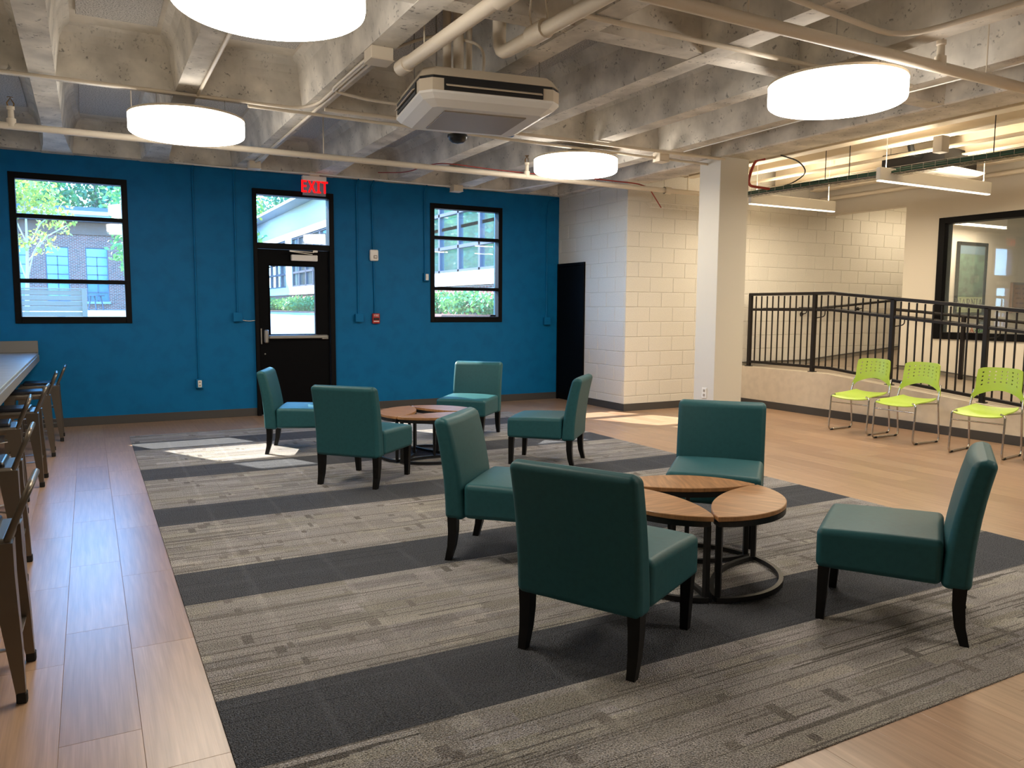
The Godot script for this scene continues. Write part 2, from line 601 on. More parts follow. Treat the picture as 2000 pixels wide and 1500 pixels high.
# ================================================================ the scene
func _ready() -> void:
	rng.seed = 11
	# ---- camera
	var cam := Camera3D.new()
	cam.name = "camera"
	cam.position = Vector3(0, 1.37, 0)
	cam.rotation_degrees = Vector3(-5.53, -28.537, 0.341)
	cam.fov = 52.53
	cam.near = 0.05
	cam.far = 400.0
	add_child(cam)
	cam.current = true
	# ---- sky, exposure
	var env := Environment.new()
	env.background_mode = Environment.BG_SKY
	var sm := ProceduralSkyMaterial.new()
	sm.sky_top_color = Color(0.32, 0.63, 0.95)
	sm.sky_horizon_color = Color(0.66, 0.87, 1.0)
	sm.ground_horizon_color = Color(0.72, 0.76, 0.80)
	sm.ground_bottom_color = Color(0.5, 0.5, 0.5)
	sm.sky_energy_multiplier = 3.3
	sm.ground_energy_multiplier = 1.0
	sm.sun_angle_max = 4.0
	var sky := Sky.new()
	sky.sky_material = sm
	env.sky = sky
	env.tonemap_mode = Environment.TONE_MAPPER_LINEAR
	env.tonemap_exposure = 1.08
	env.sdfgi_enabled = true
	env.ssao_enabled = true
	env.ssil_enabled = true
	var we := WorldEnvironment.new()
	we.name = "surroundings"
	we.environment = env
	add_child(we)
	# ---- sun, from beyond the blue wall on the left
	var sun := DirectionalLight3D.new()
	sun.name = "sun"
	add_child(sun)
	sun.look_at_from_position(Vector3.ZERO, Vector3(0.69, -1.0, 1.3), Vector3.UP)
	sun.light_energy = 7.5
	sun.light_color = Color(1.0, 0.97, 0.91)
	sun.light_angular_distance = 0.55
	sun.shadow_enabled = true

	make_materials()
	build_floor()
	build_walls()
	build_ceiling()
	build_openings()
	build_ramp()
	build_office()
	build_lights()
	build_lounge_chairs()
	build_tables()
	build_green_chairs()
	build_counter()
	build_cassettes()
	build_pipes()
	build_wall_devices()
	build_outside()


func area(parent: Node3D, at: Vector3, size: Vector2, energy: float, c: Color, down := true) -> void:
	var l := AreaLight3D.new()
	l.name = "lamp_light"
	l.area_size = size
	l.light_energy = energy
	l.light_color = c
	l.shadow_enabled = true
	l.set("area_range", 30.0)
	parent.add_child(l, true)
	l.position = at
	l.rotation.x = -PI / 2 if down else PI / 2


# ---------------------------------------------------------------- shell
func plank_mesh(w: float, l: float) -> ArrayMesh:
	var key := "plank %.3f %.3f" % [w, l]
	if not cache.has(key):
		var b := MB.new()
		var x := w / 2 - 0.0003
		var z := l / 2 - 0.0003
		var e := 0.0009
		var us := w / 0.235
		var vs := l / 0.955
		var T := [Vector3(-x + e, 0, -z + e), Vector3(x - e, 0, -z + e), Vector3(x - e, 0, z - e), Vector3(-x + e, 0, z - e)]
		var S := [Vector3(-x, -e, -z), Vector3(x, -e, -z), Vector3(x, -e, z), Vector3(-x, -e, z)]
		var U := [Vector2(0, 0), Vector2(us, 0), Vector2(us, vs), Vector2(0, vs)]
		b.quad(T[0], T[1], T[2], T[3], Vector3.UP, U[0], U[1], U[2], U[3])
		for k in 4:
			var j := (k + 1) % 4
			b.quad(S[k], S[j], T[j], T[k], Vector3.UP + S[k] + S[j], U[k], U[j], U[j], U[k])
			b.quad(S[k] + Vector3(0, -0.003, 0), S[j] + Vector3(0, -0.003, 0), S[j], S[k], S[k] + S[j], U[k], U[j], U[j], U[k])
		cache[key] = b.mesh()
	return cache[key]

func build_floor() -> void:
	var f := struct("floor", "wood-look vinyl plank floor")
	put(MB.new().box(Vector3(3.5, -0.155, -3.55), Vector3(9.9, 0.3, 13.5)), "subfloor", M.subfloor, f)
	var r := RandomNumberGenerator.new()
	r.seed = 4
	var W := 0.235
	var L := 0.955
	var rest := MB.new()
	for c in range(-5, 36):
		var x0 := 0.1 + c * W
		var x1 := minf(x0 + W, 8.325)
		x0 = maxf(x0, -1.2)
		if x1 - x0 < 0.003:
			continue
		var off := fposmod(c * 0.37 * L + (0.0 if c != -1 else 0.0), L)
		if c == -1: off = fposmod(-2.695 + 20 * L, L)
		if c == -2: off = fposmod(-3.34 + 20 * L, L)
		if c == 0: off = fposmod(-3.375 + 20 * L, L)
		var z := -12.0 * L + off
		while z < 3.0:
			var z0 := maxf(z, WZ)
			var z1 := z + L
			z += L
			if x0 > 6.25:
				z0 = maxf(z0, -8.43)
			if z1 - z0 < 0.002:
				continue
			# cut by the carpet (x 0.335 to 4.87, z -9.0 to -1.57) and by the frame's near edge
			var pieces := [[x0, x1, z0, z1]]
			if x1 > 0.336 and x0 < 4.869 and z1 > -9.0 and z0 < -1.57:
				pieces = []
				if x0 < 0.335: pieces.append([x0, 0.335, z0, z1])
				if x1 > 4.87: pieces.append([4.87, x1, z0, z1])
				var xa := maxf(x0, 0.335)
				var xb := minf(x1, 4.87)
				if z0 < -9.0: pieces.append([xa, xb, z0, -9.0])
				if z1 > -1.57: pieces.append([xa, xb, -1.57, z1])
			for p in pieces:
				if p[1] - p[0] < 0.003 or p[3] - p[2] < 0.003:
					continue
				var cz: float = (p[2] + p[3]) / 2
				var cx: float = (p[0] + p[1]) / 2
				# leave out planks that lie wholly outside the view
				if cz > -1.0 or cx < -0.72 + (cz + 10.0) * 0.02 or (cx < 1.0 and cz > -1.5) or (cz > -3.3 and cx > 4.2 - (cz + 1.0) * 1.7):
					var g0 := Vector3(p[0], -0.0006, p[2]); var g2 := Vector3(p[1], -0.0006, p[3])
					rest.quad(g0, Vector3(g2.x, g0.y, g0.z), g2, Vector3(g0.x, g0.y, g2.z), Vector3.UP, Vector2(0, 0), Vector2((p[1] - p[0]) / W, 0), Vector2((p[1] - p[0]) / W, (p[3] - p[2]) / L), Vector2(0, (p[3] - p[2]) / L))
					continue
				var o := put(plank_mesh(p[1] - p[0], p[3] - p[2]), "plank", M["plank_%d" % r.randi_range(0, 3)], f)
				o.position = Vector3(cx, 0, cz)
				if r.randf() < 0.5:
					o.rotation.y = PI
	put(rest, "outer_planks", M.plank_0, f).set_meta("kind", "stuff")
	# carpet tiles, striped
	var k := thing("carpet", "striped carpet of grey and taupe tiles under the teal chairs", "carpet", Vector3.ZERO)
	var rows := [[-1.57, -1.8, 0], [-1.8, -2.285, 0]]
	for i in 5:
		var z0 := -2.285 - 1.455 * i
		rows.append([z0, z0 - 0.47, 1])
		rows.append([z0 - 0.47, z0 - 0.9625, 0])
		if i < 4:
			rows.append([z0 - 0.9625, z0 - 1.455, 0])
	for row in rows:
		var x := 0.335
		while x < 4.86:
			var x1 := minf(x + 0.4925, 4.87)
			var d: float = row[0] - row[1]
			var key := "tile %.3f %.3f" % [x1 - x, d]
			if not cache.has(key):
				cache[key] = MB.new().box(Vector3.ZERO, Vector3(x1 - x - 0.0005, 0.012, d - 0.0005), 0.0015).mesh()
			var o := put(cache[key], "carpet_tile", M.carpet_dark if row[2] else M.carpet_light, k)
			o.position = Vector3((x + x1) / 2, 0.0, (row[0] + row[1]) / 2)
			x = x1

# a wall in the plane across z (or x), with rectangular holes [a0, a1, y0, y1]
func holed(b: MB, a0: float, a1: float, y0: float, y1: float, d0: float, d1: float, holes: Array, along_x := true) -> MB:
	var xs := [a0, a1]
	for h in holes:
		xs.append(h[0]); xs.append(h[1])
	xs.sort()
	for i in xs.size() - 1:
		if xs[i + 1] - xs[i] < 1e-4:
			continue
		var mid: float = (xs[i] + xs[i + 1]) / 2
		var spans := [[y0, y1]]
		for h in holes:
			if mid > h[0] and mid < h[1]:
				spans = []
				if h[2] > y0: spans.append([y0, h[2]])
				if h[3] < y1: spans.append([h[3], y1])
		for s in spans:
			var ca := Vector3(mid, (s[0] + s[1]) / 2, (d0 + d1) / 2)
			var sz := Vector3(xs[i + 1] - xs[i], s[1] - s[0], absf(d1 - d0))
			if not along_x:
				ca = Vector3(ca.z, ca.y, ca.x); sz = Vector3(sz.z, sz.y, sz.x)
			b.box(ca, sz)
	return b

const WIN1 := [-0.70, 0.455, 1.175, 2.815]
const WIN2 := [4.21, 5.335, 1.175, 2.815]
const DOOR := [1.84, 2.85, 0.0, 2.83]

func base_run(called: String, a: Vector3, b: Vector3, out: Vector3, h := 0.1) -> void:
	var o := put(MB.new().box((a + b) / 2 + out * 0.004 + Vector3(0, h / 2, 0), (b - a).abs() + out.abs() * 0.008 + Vector3(0, h, 0), 0.002), called, M.base_vinyl)
	o.set_meta("kind", "structure")

# courses of painted concrete block on a wall face: a0..a1 along the wall, face at d, out = +-1
func blocks(parent: Node3D, a0: float, a1: float, d: float, along_x: bool, out: float, holes: Array, top: float, shift: float) -> void:
	var y := 0.0
	var row := 0
	while y < top - 0.02:
		var y1 := minf(y + 0.2, top)
		var a := a0 - (0.2 if row % 2 else 0.0) - shift
		while a < a1 - 0.005:
			var s := maxf(a, a0)
			var e := minf(a + 0.4, a1)
			a += 0.4
			if e - s < 0.03:
				continue
			for h in holes:
				if y < h[3] - 0.02 and y1 > h[2] and s < h[1] and e > h[0]:
					if s < h[0]: e = h[0]
					elif e > h[1]: s = h[1]
					else: e = s
			if e - s < 0.03:
				continue
			var key := "block %.3f %.3f %s" % [e - s, y1 - y, along_x]
			if not cache.has(key):
				var sz := Vector3(e - s - 0.007, y1 - y - 0.007, 0.03)
				if not along_x:
					sz = Vector3(sz.z, sz.y, sz.x)
				cache[key] = MB.new().box(Vector3.ZERO, sz, 0.004).mesh()
			var o := put(cache[key], "block", M.block_paint, parent)
			var q := d - out * 0.015
			o.position = Vector3((s + e) / 2, (y + y1) / 2, q) if along_x else Vector3(q, (y + y1) / 2, (s + e) / 2)
		y = y1
		row += 1

func build_walls() -> void:
	var wb := put(holed(MB.new(), -1.4, 6.5, -0.3, 3.5, WZ, WZ - 0.25, [WIN1, DOOR, WIN2]), "wall_back", M.blue_paint)
	wb.set_meta("kind", "structure")
	wb.set_meta("label", "deep blue painted wall with two windows and a door")
	for w in [["wall_left", Vector3(-1.3, 1.6, -3.5), Vector3(0.2, 3.8, 13.4)], ["wall_front", Vector3(7.4, 1.6, 3.1), Vector3(17.6, 3.8, 0.2)], ["wall_end", Vector3(16.1, 1.6, -3.3), Vector3(0.2, 3.8, 12.8)]]:
		var o := put(MB.new().box(w[1], w[2]), w[0], M.white_paint)
		o.set_meta("kind", "structure")
	# white block walls: one beside the blue wall, one behind the ramp
	var s := struct("wall_right", "white painted block wall beside the blue wall")
	put(holed(MB.new(), WZ - 0.25, -8.436, -0.3, 3.5, 6.306, 6.55, [], false), "backing", M.block_paint, s)
	blocks(s, WZ, -8.43, 6.30, false, -1.0, [[WZ - 0.1, -9.40, -0.1, 2.06]], 3.08, 0.13)
	var b := struct("wall_rear", "cream block wall behind the ramp")
	put(MB.new().box(Vector3(11.15, 1.6, -8.56), Vector3(9.69, 3.8, 0.248)), "backing", M.block_paint, b)
	blocks(b, 6.30, 12.5, -8.43, true, 1.0, [], 3.3, 0.0)
	# office wall with its window, the header over the ramp and the pier
	var o: MeshInstance3D
	var mb := MB.new()
	holed(mb, -7.08, 3.0, -0.3, 3.5, 10.1, 10.25, [[-6.58, -4.1, 1.0, 2.61]], false)
	mb.box(Vector3(10.175, 3.165, -7.755), Vector3(0.15, 0.67, 1.35))
	mb.box(Vector3(13.1, 1.6, -6.99), Vector3(5.8, 3.8, 0.18))
	o = put(mb, "wall_office", M.pale_paint)
	o.set_meta("kind", "structure")
	o.set_meta("label", "smooth cream wall with the office window and the header over the ramp")
	# column with its outlet
	var c := put(MB.new().box(Vector3(6.34, 1.52, -6.705), Vector3(0.42, 3.04, 0.33), 0.004), "column", M.white_paint)
	c.set_meta("kind", "structure")
	c.set_meta("label", "square white column standing in the room")
	# baseboards
	base_run("baseboard_back", Vector3(-1.2, 0, WZ), Vector3(1.84, 0, WZ), Vector3(0, 0, 1))
	base_run("baseboard_back", Vector3(2.85, 0, WZ), Vector3(6.3, 0, WZ), Vector3(0, 0, 1))
	base_run("baseboard_right", Vector3(6.30, 0, -9.40), Vector3(6.30, 0, -8.422), Vector3(-1, 0, 0))
	base_run("baseboard_rear", Vector3(6.292, 0, -8.43), Vector3(8.33, 0, -8.43), Vector3(0, 0, 1))
	base_run("baseboard_ramp", Vector3(8.33, 0, -8.43), Vector3(8.33, 0, 1.0), Vector3(-1, 0, 0))
	base_run("baseboard_column", Vector3(6.13, 0, -6.87), Vector3(6.13, 0, -6.532), Vector3(-1, 0, 0))
	base_run("baseboard_column", Vector3(6.13, 0, -6.54), Vector3(6.55, 0, -6.54), Vector3(0, 0, 1))

const JOISTS := [-1.19, -0.22, 0.755, 1.74, 2.70, 3.70, 4.61, 5.54]
const RIBS := [-6.84, -4.13, -1.45, 1.25]

func build_ceiling() -> void:
	var c := struct("ceiling", "bare concrete ceiling of joists and ribs painted off-white")
	put(MB.new().box(Vector3(7.4, SLAB + 0.12, -3.65), Vector3(17.6, 0.24, 13.7)), "slab", M.concrete_slab, c)
	for x in JOISTS:
		var secs := []
		for q in [[3.0, 0.085], [-8.9, 0.085], [-9.6, 0.115], [WZ, 0.155]]:
			var z: float = q[0]
			var h: float = q[1]
			secs.append(PackedVector3Array([Vector3(x - h, CEIL, z), Vector3(x + h, CEIL, z), Vector3(x + h + 0.035, CEIL + 0.27, z), Vector3(x + h + 0.065, CEIL + 0.33, z), Vector3(x + h + 0.12, SLAB + 0.01, z), Vector3(x - h - 0.12, SLAB + 0.01, z), Vector3(x - h - 0.065, CEIL + 0.33, z), Vector3(x - h - 0.035, CEIL + 0.27, z)]))
		put(MB.new().loft(secs), "joist", M.concrete, c)
	# ribs across, with coved ends where the pans close
	var prof := [[0.075, 0.0], [0.085, 0.2], [0.10, 0.26], [0.13, 0.31], [0.18, 0.345], [0.25, 0.361]]
	for z in RIBS:
		var A := PackedVector3Array(); var B := PackedVector3Array()
		for q in prof:
			A.append(Vector3(-1.2, CEIL + 0.004 + q[1], z + q[0])); B.append(Vector3(6.3, CEIL + 0.004 + q[1], z + q[0]))
		for i in range(prof.size() - 1, -1, -1):
			A.append(Vector3(-1.2, CEIL + 0.004 + prof[i][1], z - prof[i][0])); B.append(Vector3(6.3, CEIL + 0.004 + prof[i][1], z - prof[i][0]))
		put(MB.new().loft([A, B], false), "rib", M.concrete, c)
	var A2 := PackedVector3Array(); var B2 := PackedVector3Array()
	for q in prof:
		A2.append(Vector3(-1.2, CEIL + 0.004 + q[1], WZ + 0.06 + q[0])); B2.append(Vector3(6.3, CEIL + 0.004 + q[1], WZ + 0.06 + q[0]))
	A2.append(Vector3(-1.2, SLAB + 0.01, WZ - 0.2)); B2.append(Vector3(6.3, SLAB + 0.01, WZ - 0.2))
	A2.append(Vector3(-1.2, CEIL + 0.004, WZ - 0.2)); B2.append(Vector3(6.3, CEIL + 0.004, WZ - 0.2))
	put(MB.new().loft([A2, B2], false), "rib", M.concrete, c)
	# the deep beam over the column
	put(MB.new().box(Vector3(6.42, CEIL + 0.21, -3.57), Vector3(0.46, 0.42, 13.14), 0.012), "edge_beam", M.concrete, c)
	# acoustic panels glued up in the pans
	var xs := JOISTS + [6.25]
	for i in JOISTS.size():
		var mid: float = (xs[i] + xs[i + 1]) / 2
		var w: float = float(xs[i + 1]) - float(xs[i]) - 0.46
		for q in [[-9.5, -7.4], [-6.35, -4.6], [-3.65, -1.9]]:
			put(MB.new().box(Vector3(mid, SLAB - 0.013, (q[0] + q[1]) / 2), Vector3(w, 0.026, q[1] - q[0]), 0.003), "acoustic_panel", M.acoustic, c)
	# steel framing and deck over the ramp
	for x in [7.25, 7.75, 8.9, 9.7]:
		var b := MB.new()
		b.box(Vector3(x, SLAB - 0.012, -2.7), Vector3(0.16, 0.02, 11.3)); b.box(Vector3(x, SLAB - 0.13, -2.7), Vector3(0.012, 0.22, 11.3)); b.box(Vector3(x, SLAB - 0.245, -2.7), Vector3(0.16, 0.014, 11.3), 0.003)
		put(b, "steel_beam", M.pipe_paint, c)


# ---------------------------------------------------------------- windows and doors
func build_openings() -> void:
	var n := 1
	for w in [WIN1, WIN2]:
		var o := struct("window_%d" % n, ["", "black framed window with a brick building behind", "black framed window with a pale glazed building behind"][n])
		var z := WZ - 0.05
		var x0: float = w[0]; var x1: float = w[1]; var y0: float = w[2]; var y1: float = w[3]
		var D := 0.13
		var f := MB.new()
		for q in [[x0, x0 + 0.062, y0, y1], [x1 - 0.062, x1, y0, y1], [x0 + 0.062, x1 - 0.062, y0, y0 + 0.075], [x0 + 0.062, x1 - 0.062, y1 - 0.068, y1]]:
			f.box(Vector3((q[0] + q[1]) / 2, (q[2] + q[3]) / 2, z), Vector3(q[1] - q[0], q[3] - q[2], D), 0.003)
		put(f, "frame", M.frame_black, o)
		var gaps := [[y0 + 0.075, 1.62], [1.67, 2.33], [2.372, y1 - 0.068]]
		for y in [1.645, 2.351]:
			put(MB.new().box(Vector3((x0 + x1) / 2, y, z), Vector3(x1 - x0 - 0.124, 0.046, D - 0.02), 0.003), "mullion", M.frame_black, o)
		for g in gaps:
			put(MB.new().box(Vector3((x0 + x1) / 2, (g[0] + g[1]) / 2, z - 0.03), Vector3(x1 - x0 - 0.12, g[1] - g[0] + 0.01, 0.0008)), "pane", M.glass, o)
		# bare reveal outside the frame
		if n == 2:
			put(MB.new().box(Vector3(x1 - 0.16, y0 + 0.09, z + 0.075), Vector3(0.09, 0.025, 0.03), 0.005), "latch", M.frame_black, o)
		n += 1
	# entrance door with transom
	var d := struct("door_1", "black exit door with glass lite and transom")
	var z := WZ - 0.03
	var f := MB.new()
	for q in [[1.84, 1.886, 0.0, 2.83], [2.787, 2.85, 0.0, 2.83], [1.886, 2.787, 2.76, 2.83], [1.886, 2.787, 2.10, 2.17]]:
		f.box(Vector3((q[0] + q[1]) / 2, (q[2] + q[3]) / 2, z), Vector3(q[1] - q[0], q[3] - q[2], 0.15), 0.003)
	put(f, "frame", M.frame_black, d)
	put(MB.new().box(Vector3(2.3365, 2.465, z - 0.02), Vector3(0.9, 0.59, 0.0008)), "transom_pane", M.glass, d)
	var leaf := MB.new()
	holed(leaf, 1.889, 2.784, 0.012, 2.096, z + 0.03, z - 0.015, [[2.03, 2.6, 1.03, 1.89]])
	var lf := put(leaf, "leaf", M.door_black, d)
	var lite := MB.new()
	for q in [[2.015, 2.03, 1.015, 1.905], [2.6, 2.615, 1.015, 1.905], [2.03, 2.6, 1.015, 1.03], [2.03, 2.6, 1.89, 1.905]]:
		lite.box(Vector3((q[0] + q[1]) / 2, (q[2] + q[3]) / 2, z + 0.008), Vector3(q[1] - q[0], q[3] - q[2], 0.06), 0.003)
	put(lite, "glazing_bead", M.door_black, lf)
	put(MB.new().box(Vector3(2.315, 1.46, z), Vector3(0.575, 0.865, 0.0008)), "pane", M.glass, lf)
	var zf := z + 0.03
	var bar := put(MB.new().box(Vector3(2.37, 0.995, zf + 0.045), Vector3(0.75, 0.05, 0.03), 0.01).box(Vector3(2.71, 0.985, zf + 0.03), Vector3(0.09, 0.055, 0.05), 0.008), "push_bar", M.steel, lf)
	put(MB.new().box(Vector3(1.965, 1.005, zf + 0.04), Vector3(0.055, 0.17, 0.07), 0.012), "lock_case", M.steel, bar)
	put(MB.new().box(Vector3(1.912, 1.005, zf + 0.006), Vector3(0.02, 0.2, 0.012), 0.003), "strike_plate", M.steel, bar)
	var cl := put(MB.new().box(Vector3(2.462, 1.998, zf + 0.035), Vector3(0.33, 0.075, 0.06), 0.006), "closer", M.white_plastic, lf)
	put(MB.new().bar(Vector3(2.58, 2.07, zf + 0.05), Vector3(2.25, 2.078, zf + 0.14), 0.02, 0.008).bar(Vector3(2.25, 2.07, zf + 0.14), Vector3(2.56, 2.045, zf + 0.05), 0.02, 0.008).box(Vector3(2.6, 2.085, zf + 0.04), Vector3(0.06, 0.025, 0.03)), "closer_arm", M.steel, cl)
	put(MB.new().lathe(PackedVector2Array([Vector2(0, 0.006), Vector2(0.008, 0.005), Vector2(0.01, 0)]), 10, Vector3(1.955, 0.78, zf), Basis(Vector3.RIGHT, PI / 2)), "bolt", M.steel, lf)
	put(MB.new().box(Vector3(2.345, 0.006, z), Vector3(0.9, 0.012, 0.14), 0.003), "threshold", M.steel, d)
	# black door in the block wall
	var e := struct("door_2", "plain black door in the white block wall")
	var g := MB.new()
	for q in [[WZ + 0.005, WZ + 0.035, 0.0, 2.045], [-9.445, -9.41, 0.0, 2.045], [WZ + 0.035, -9.445, 2.0, 2.045]]:
		g.box(Vector3(6.31, (q[2] + q[3]) / 2, (q[0] + q[1]) / 2), Vector3(0.06, q[3] - q[2], q[1] - q[0]), 0.003)
	put(g, "frame", M.door_black, e)
	put(MB.new().box(Vector3(6.303, 1.003, (WZ + 0.035 - 9.445) / 2), Vector3(0.03, 1.99, -9.445 - WZ - 0.041), 0.002), "leaf", M.door_black, e)


# ---------------------------------------------------------------- ramp, railings
func curb_top(z: float) -> float:
	return 0.56 if z < -6.85 else 0.56 - 0.0855 * (z + 6.85)

func build_ramp() -> void:
	# low wall along the ramp
	var secs := []
	for z in [-8.43, -6.85, -0.35]:
		var t := curb_top(z)
		secs.append(PackedVector3Array([Vector3(8.33, -0.05, z), Vector3(8.48, -0.05, z), Vector3(8.48, t, z), Vector3(8.33, t, z)]))
	var o := put(MB.new().loft(secs), "wall_ramp", M.curb_paint)
	o.set_meta("kind", "structure")
	o.set_meta("label", "low off-white wall along the ramp")
	# ramp floors: a landing, the lower run towards the room's front and the upper run along the block wall
	var r := struct("floor_ramp", "grey-brown vinyl ramp and landing behind the low wall")
	var deck := MB.new()
	var ss := []
	for z in [-8.43, -6.85, -0.35]:
		var t := curb_top(z) - 0.012
		ss.append(PackedVector3Array([Vector3(8.48, -0.1, z), Vector3(10.1, -0.1, z), Vector3(10.1, t, z), Vector3(8.48, t, z)]))
	deck.loft(ss)
	put(deck, "lower_run", M.ramp_vinyl, r)
	var up := MB.new()
	var s2 := []
	for x in [9.75, 16.0]:
		var t: float = 0.552 + 0.0765 * (x - 9.75)
		s2.append(PackedVector3Array([Vector3(x, -0.1, -8.43), Vector3(x, -0.1, -7.08), Vector3(x, t, -7.08), Vector3(x, t, -8.43)]))
	up.loft(s2)
	put(up, "upper_run", M.ramp_vinyl, r)
	# baseboards that follow the ramp
	var bb := MB.new()
	bb.bar(Vector3(8.35, 0.61, -8.426), Vector3(9.76, 0.61, -8.426), 0.1, 0.008)
	bb.bar(Vector3(9.75, 0.61, -8.426), Vector3(14.0, 0.61 + 4.25 * 0.0765, -8.426), 0.1, 0.008)
	put(bb, "baseboard_landing", M.base_vinyl).set_meta("kind", "structure")
	var b2 := MB.new()
	b2.bar(Vector3(10.096, curb_top(-6.85) + 0.04, -7.08), Vector3(10.096, curb_top(-6.85) + 0.04, -6.85), 0.008, 0.1, 0.0, Vector3.RIGHT)
	b2.bar(Vector3(10.096, curb_top(-6.85) + 0.04, -6.85), Vector3(10.096, curb_top(-1.0) + 0.04, -1.0), 0.1, 0.008)
	b2.box(Vector3(10.175, 0.59, -7.084), Vector3(0.16, 0.1, 0.008))
	put(b2, "baseboard_office", M.base_vinyl).set_meta("kind", "structure")
	# guard railing on the low wall
	var g := thing("guard_railing", "black metal picket railing on top of the low ramp wall", "railing", Vector3(8.41, 0, 0))
	var posts := [-8.27, -7.14, -6.0, -4.89, -3.78, -2.67]
	var top := func(z: float) -> float: return 1.593 if z < -6.86 else 1.593 - 0.0915 * (z + 6.86)
	for z in posts:
		put(MB.new().box(Vector3(0, (curb_top(z) + top.call(z)) / 2, z), Vector3(0.05, top.call(z) - curb_top(z), 0.05), 0.004), "post", M.rail_metal, g)
		put(MB.new().box(Vector3(0, curb_top(z) + 0.005, z), Vector3(0.075, 0.01, 0.09), 0.002), "foot_plate", M.rail_metal, g)
	for q in [["top_rail", 0.0, 0.05, 0.04], ["middle_rail", -0.215, 0.035, 0.035], ["bottom_rail", -0.965, 0.04, 0.035]]:
		var b := MB.new()
		var y: float = q[1]
		b.bar(Vector3(0, top.call(-8.27) + y, -8.29), Vector3(0, top.call(-8.27) + y, -6.855), q[2], q[3], 0.004)
		b.bar(Vector3(0, top.call(-6.86) + y, -6.865), Vector3(0, top.call(-2.67) + y, -2.65), q[2], q[3], 0.004)
		put(b, q[0], M.rail_metal, g)
	for i in posts.size() - 1:
		for k in range(1, 11):
			var z: float = lerpf(posts[i], posts[i + 1], k / 11.0)
			var key := "picket %.3f" % snappedf(top.call(z) - 0.03, 0.001)
			var h := 0.935
			if not cache.has("picket"):
				cache["picket"] = MB.new().box(Vector3.ZERO, Vector3(0.016, h, 0.016), 0.002).mesh()
			put(cache["picket"], "picket", M.rail_metal, g).position = Vector3(0, top.call(z) - 0.025 - h / 2, z)
	# handrail on the railing's ramp side
	var hr := thing("handrail", "round black handrail bracketed to the inside of the picket railing", "handrail", Vector3(8.49, 0, 0))
	put(MB.new().tube(PackedVector3Array([Vector3(0, 1.383, -8.1), Vector3(0, 1.383, -6.86), Vector3(0, 1.383 - 0.0915 * 4.1, -2.76)]), 0.02, 8), "rail", M.rail_metal, hr)
	for z in [-7.06, -5.92, -4.81]:
		var y: float = 1.383 if z < -6.86 else 1.383 - 0.0915 * (z + 6.86)
		put(MB.new().tube(bent([Vector3(0, y - 0.015, z + 0.02), Vector3(0, y - 0.09, z + 0.02), Vector3(-0.06, y - 0.11, z - 0.06)], 0.05), 0.007, 6), "bracket", M.rail_metal, hr)
	# handrail on the block wall
	var wr := thing("handrail", "round black handrail on the cream block wall, rising to the right", "handrail", Vector3(0, 0, -8.35))
	put(MB.new().tube(PackedVector3Array([Vector3(9.5, 1.40, 0), Vector3(9.86, 1.40, 0), Vector3(13.0, 1.64, 0)]), 0.02, 8), "rail", M.rail_metal, wr)
	for x in [9.66, 10.95, 12.2]:
		var y: float = 1.40 + maxf(0.0, x - 9.86) * 0.0765
		put(MB.new().tube(bent([Vector3(x, y - 0.015, 0), Vector3(x, y - 0.07, 0), Vector3(x - 0.02, y - 0.09, -0.075)], 0.04), 0.008, 6).lathe(PackedVector2Array([Vector2(0, 0.012), Vector2(0.03, 0.01), Vector2(0.038, 0)]), 12, Vector3(x - 0.02, y - 0.09, -0.079), Basis(Vector3.RIGHT, PI / 2)), "bracket", M.rail_metal, wr)
	# free-standing handrail before the office window
	var fr := thing("handrail", "black handrail on posts in front of the office window", "handrail", Vector3(9.98, 0, 0))
	put(MB.new().tube(PackedVector3Array([Vector3(0, 1.39, -7.1), Vector3(0, 1.36, -6.7), Vector3(0, 1.36 - 0.09 * 3.9, -2.8)]), 0.02, 8), "rail", M.rail_metal, fr)
	for z in [-6.1, -4.4, -2.95]:
		var y: float = 1.36 - 0.09 * (z + 6.7)
		put(MB.new().box(Vector3(0, (curb_top(z) - 0.01 + y) / 2, z), Vector3(0.045, y - curb_top(z) + 0.01, 0.045), 0.004), "post", M.rail_metal, fr)


# ---------------------------------------------------------------- office behind glass
func letters(s: String, size: float, m: Material, parent: Node, at: Vector3, turn := 0.0, wide := 1.0, called := "lettering") -> MeshInstance3D:
	var t := TextMesh.new()
	t.text = s
	var f := SystemFont.new()
	f.font_names = PackedStringArray(["Droid Serif"]) if called == "title" else PackedStringArray(["Droid Sans"])
	f.font_weight = 700 if called == "sign_letters" else 400
	t.font = f
	t.font_size = 48
	t.pixel_size = size / 36.0
	t.depth = 0.002
	t.curve_step = 2.0
	var o := MeshInstance3D.new()
	o.mesh = t
	o.material_override = m
	o.name = called
	parent.add_child(o, true)
	o.position = at
	o.rotation.y = turn
	o.scale = Vector3(wide, 1, 1)
	return o

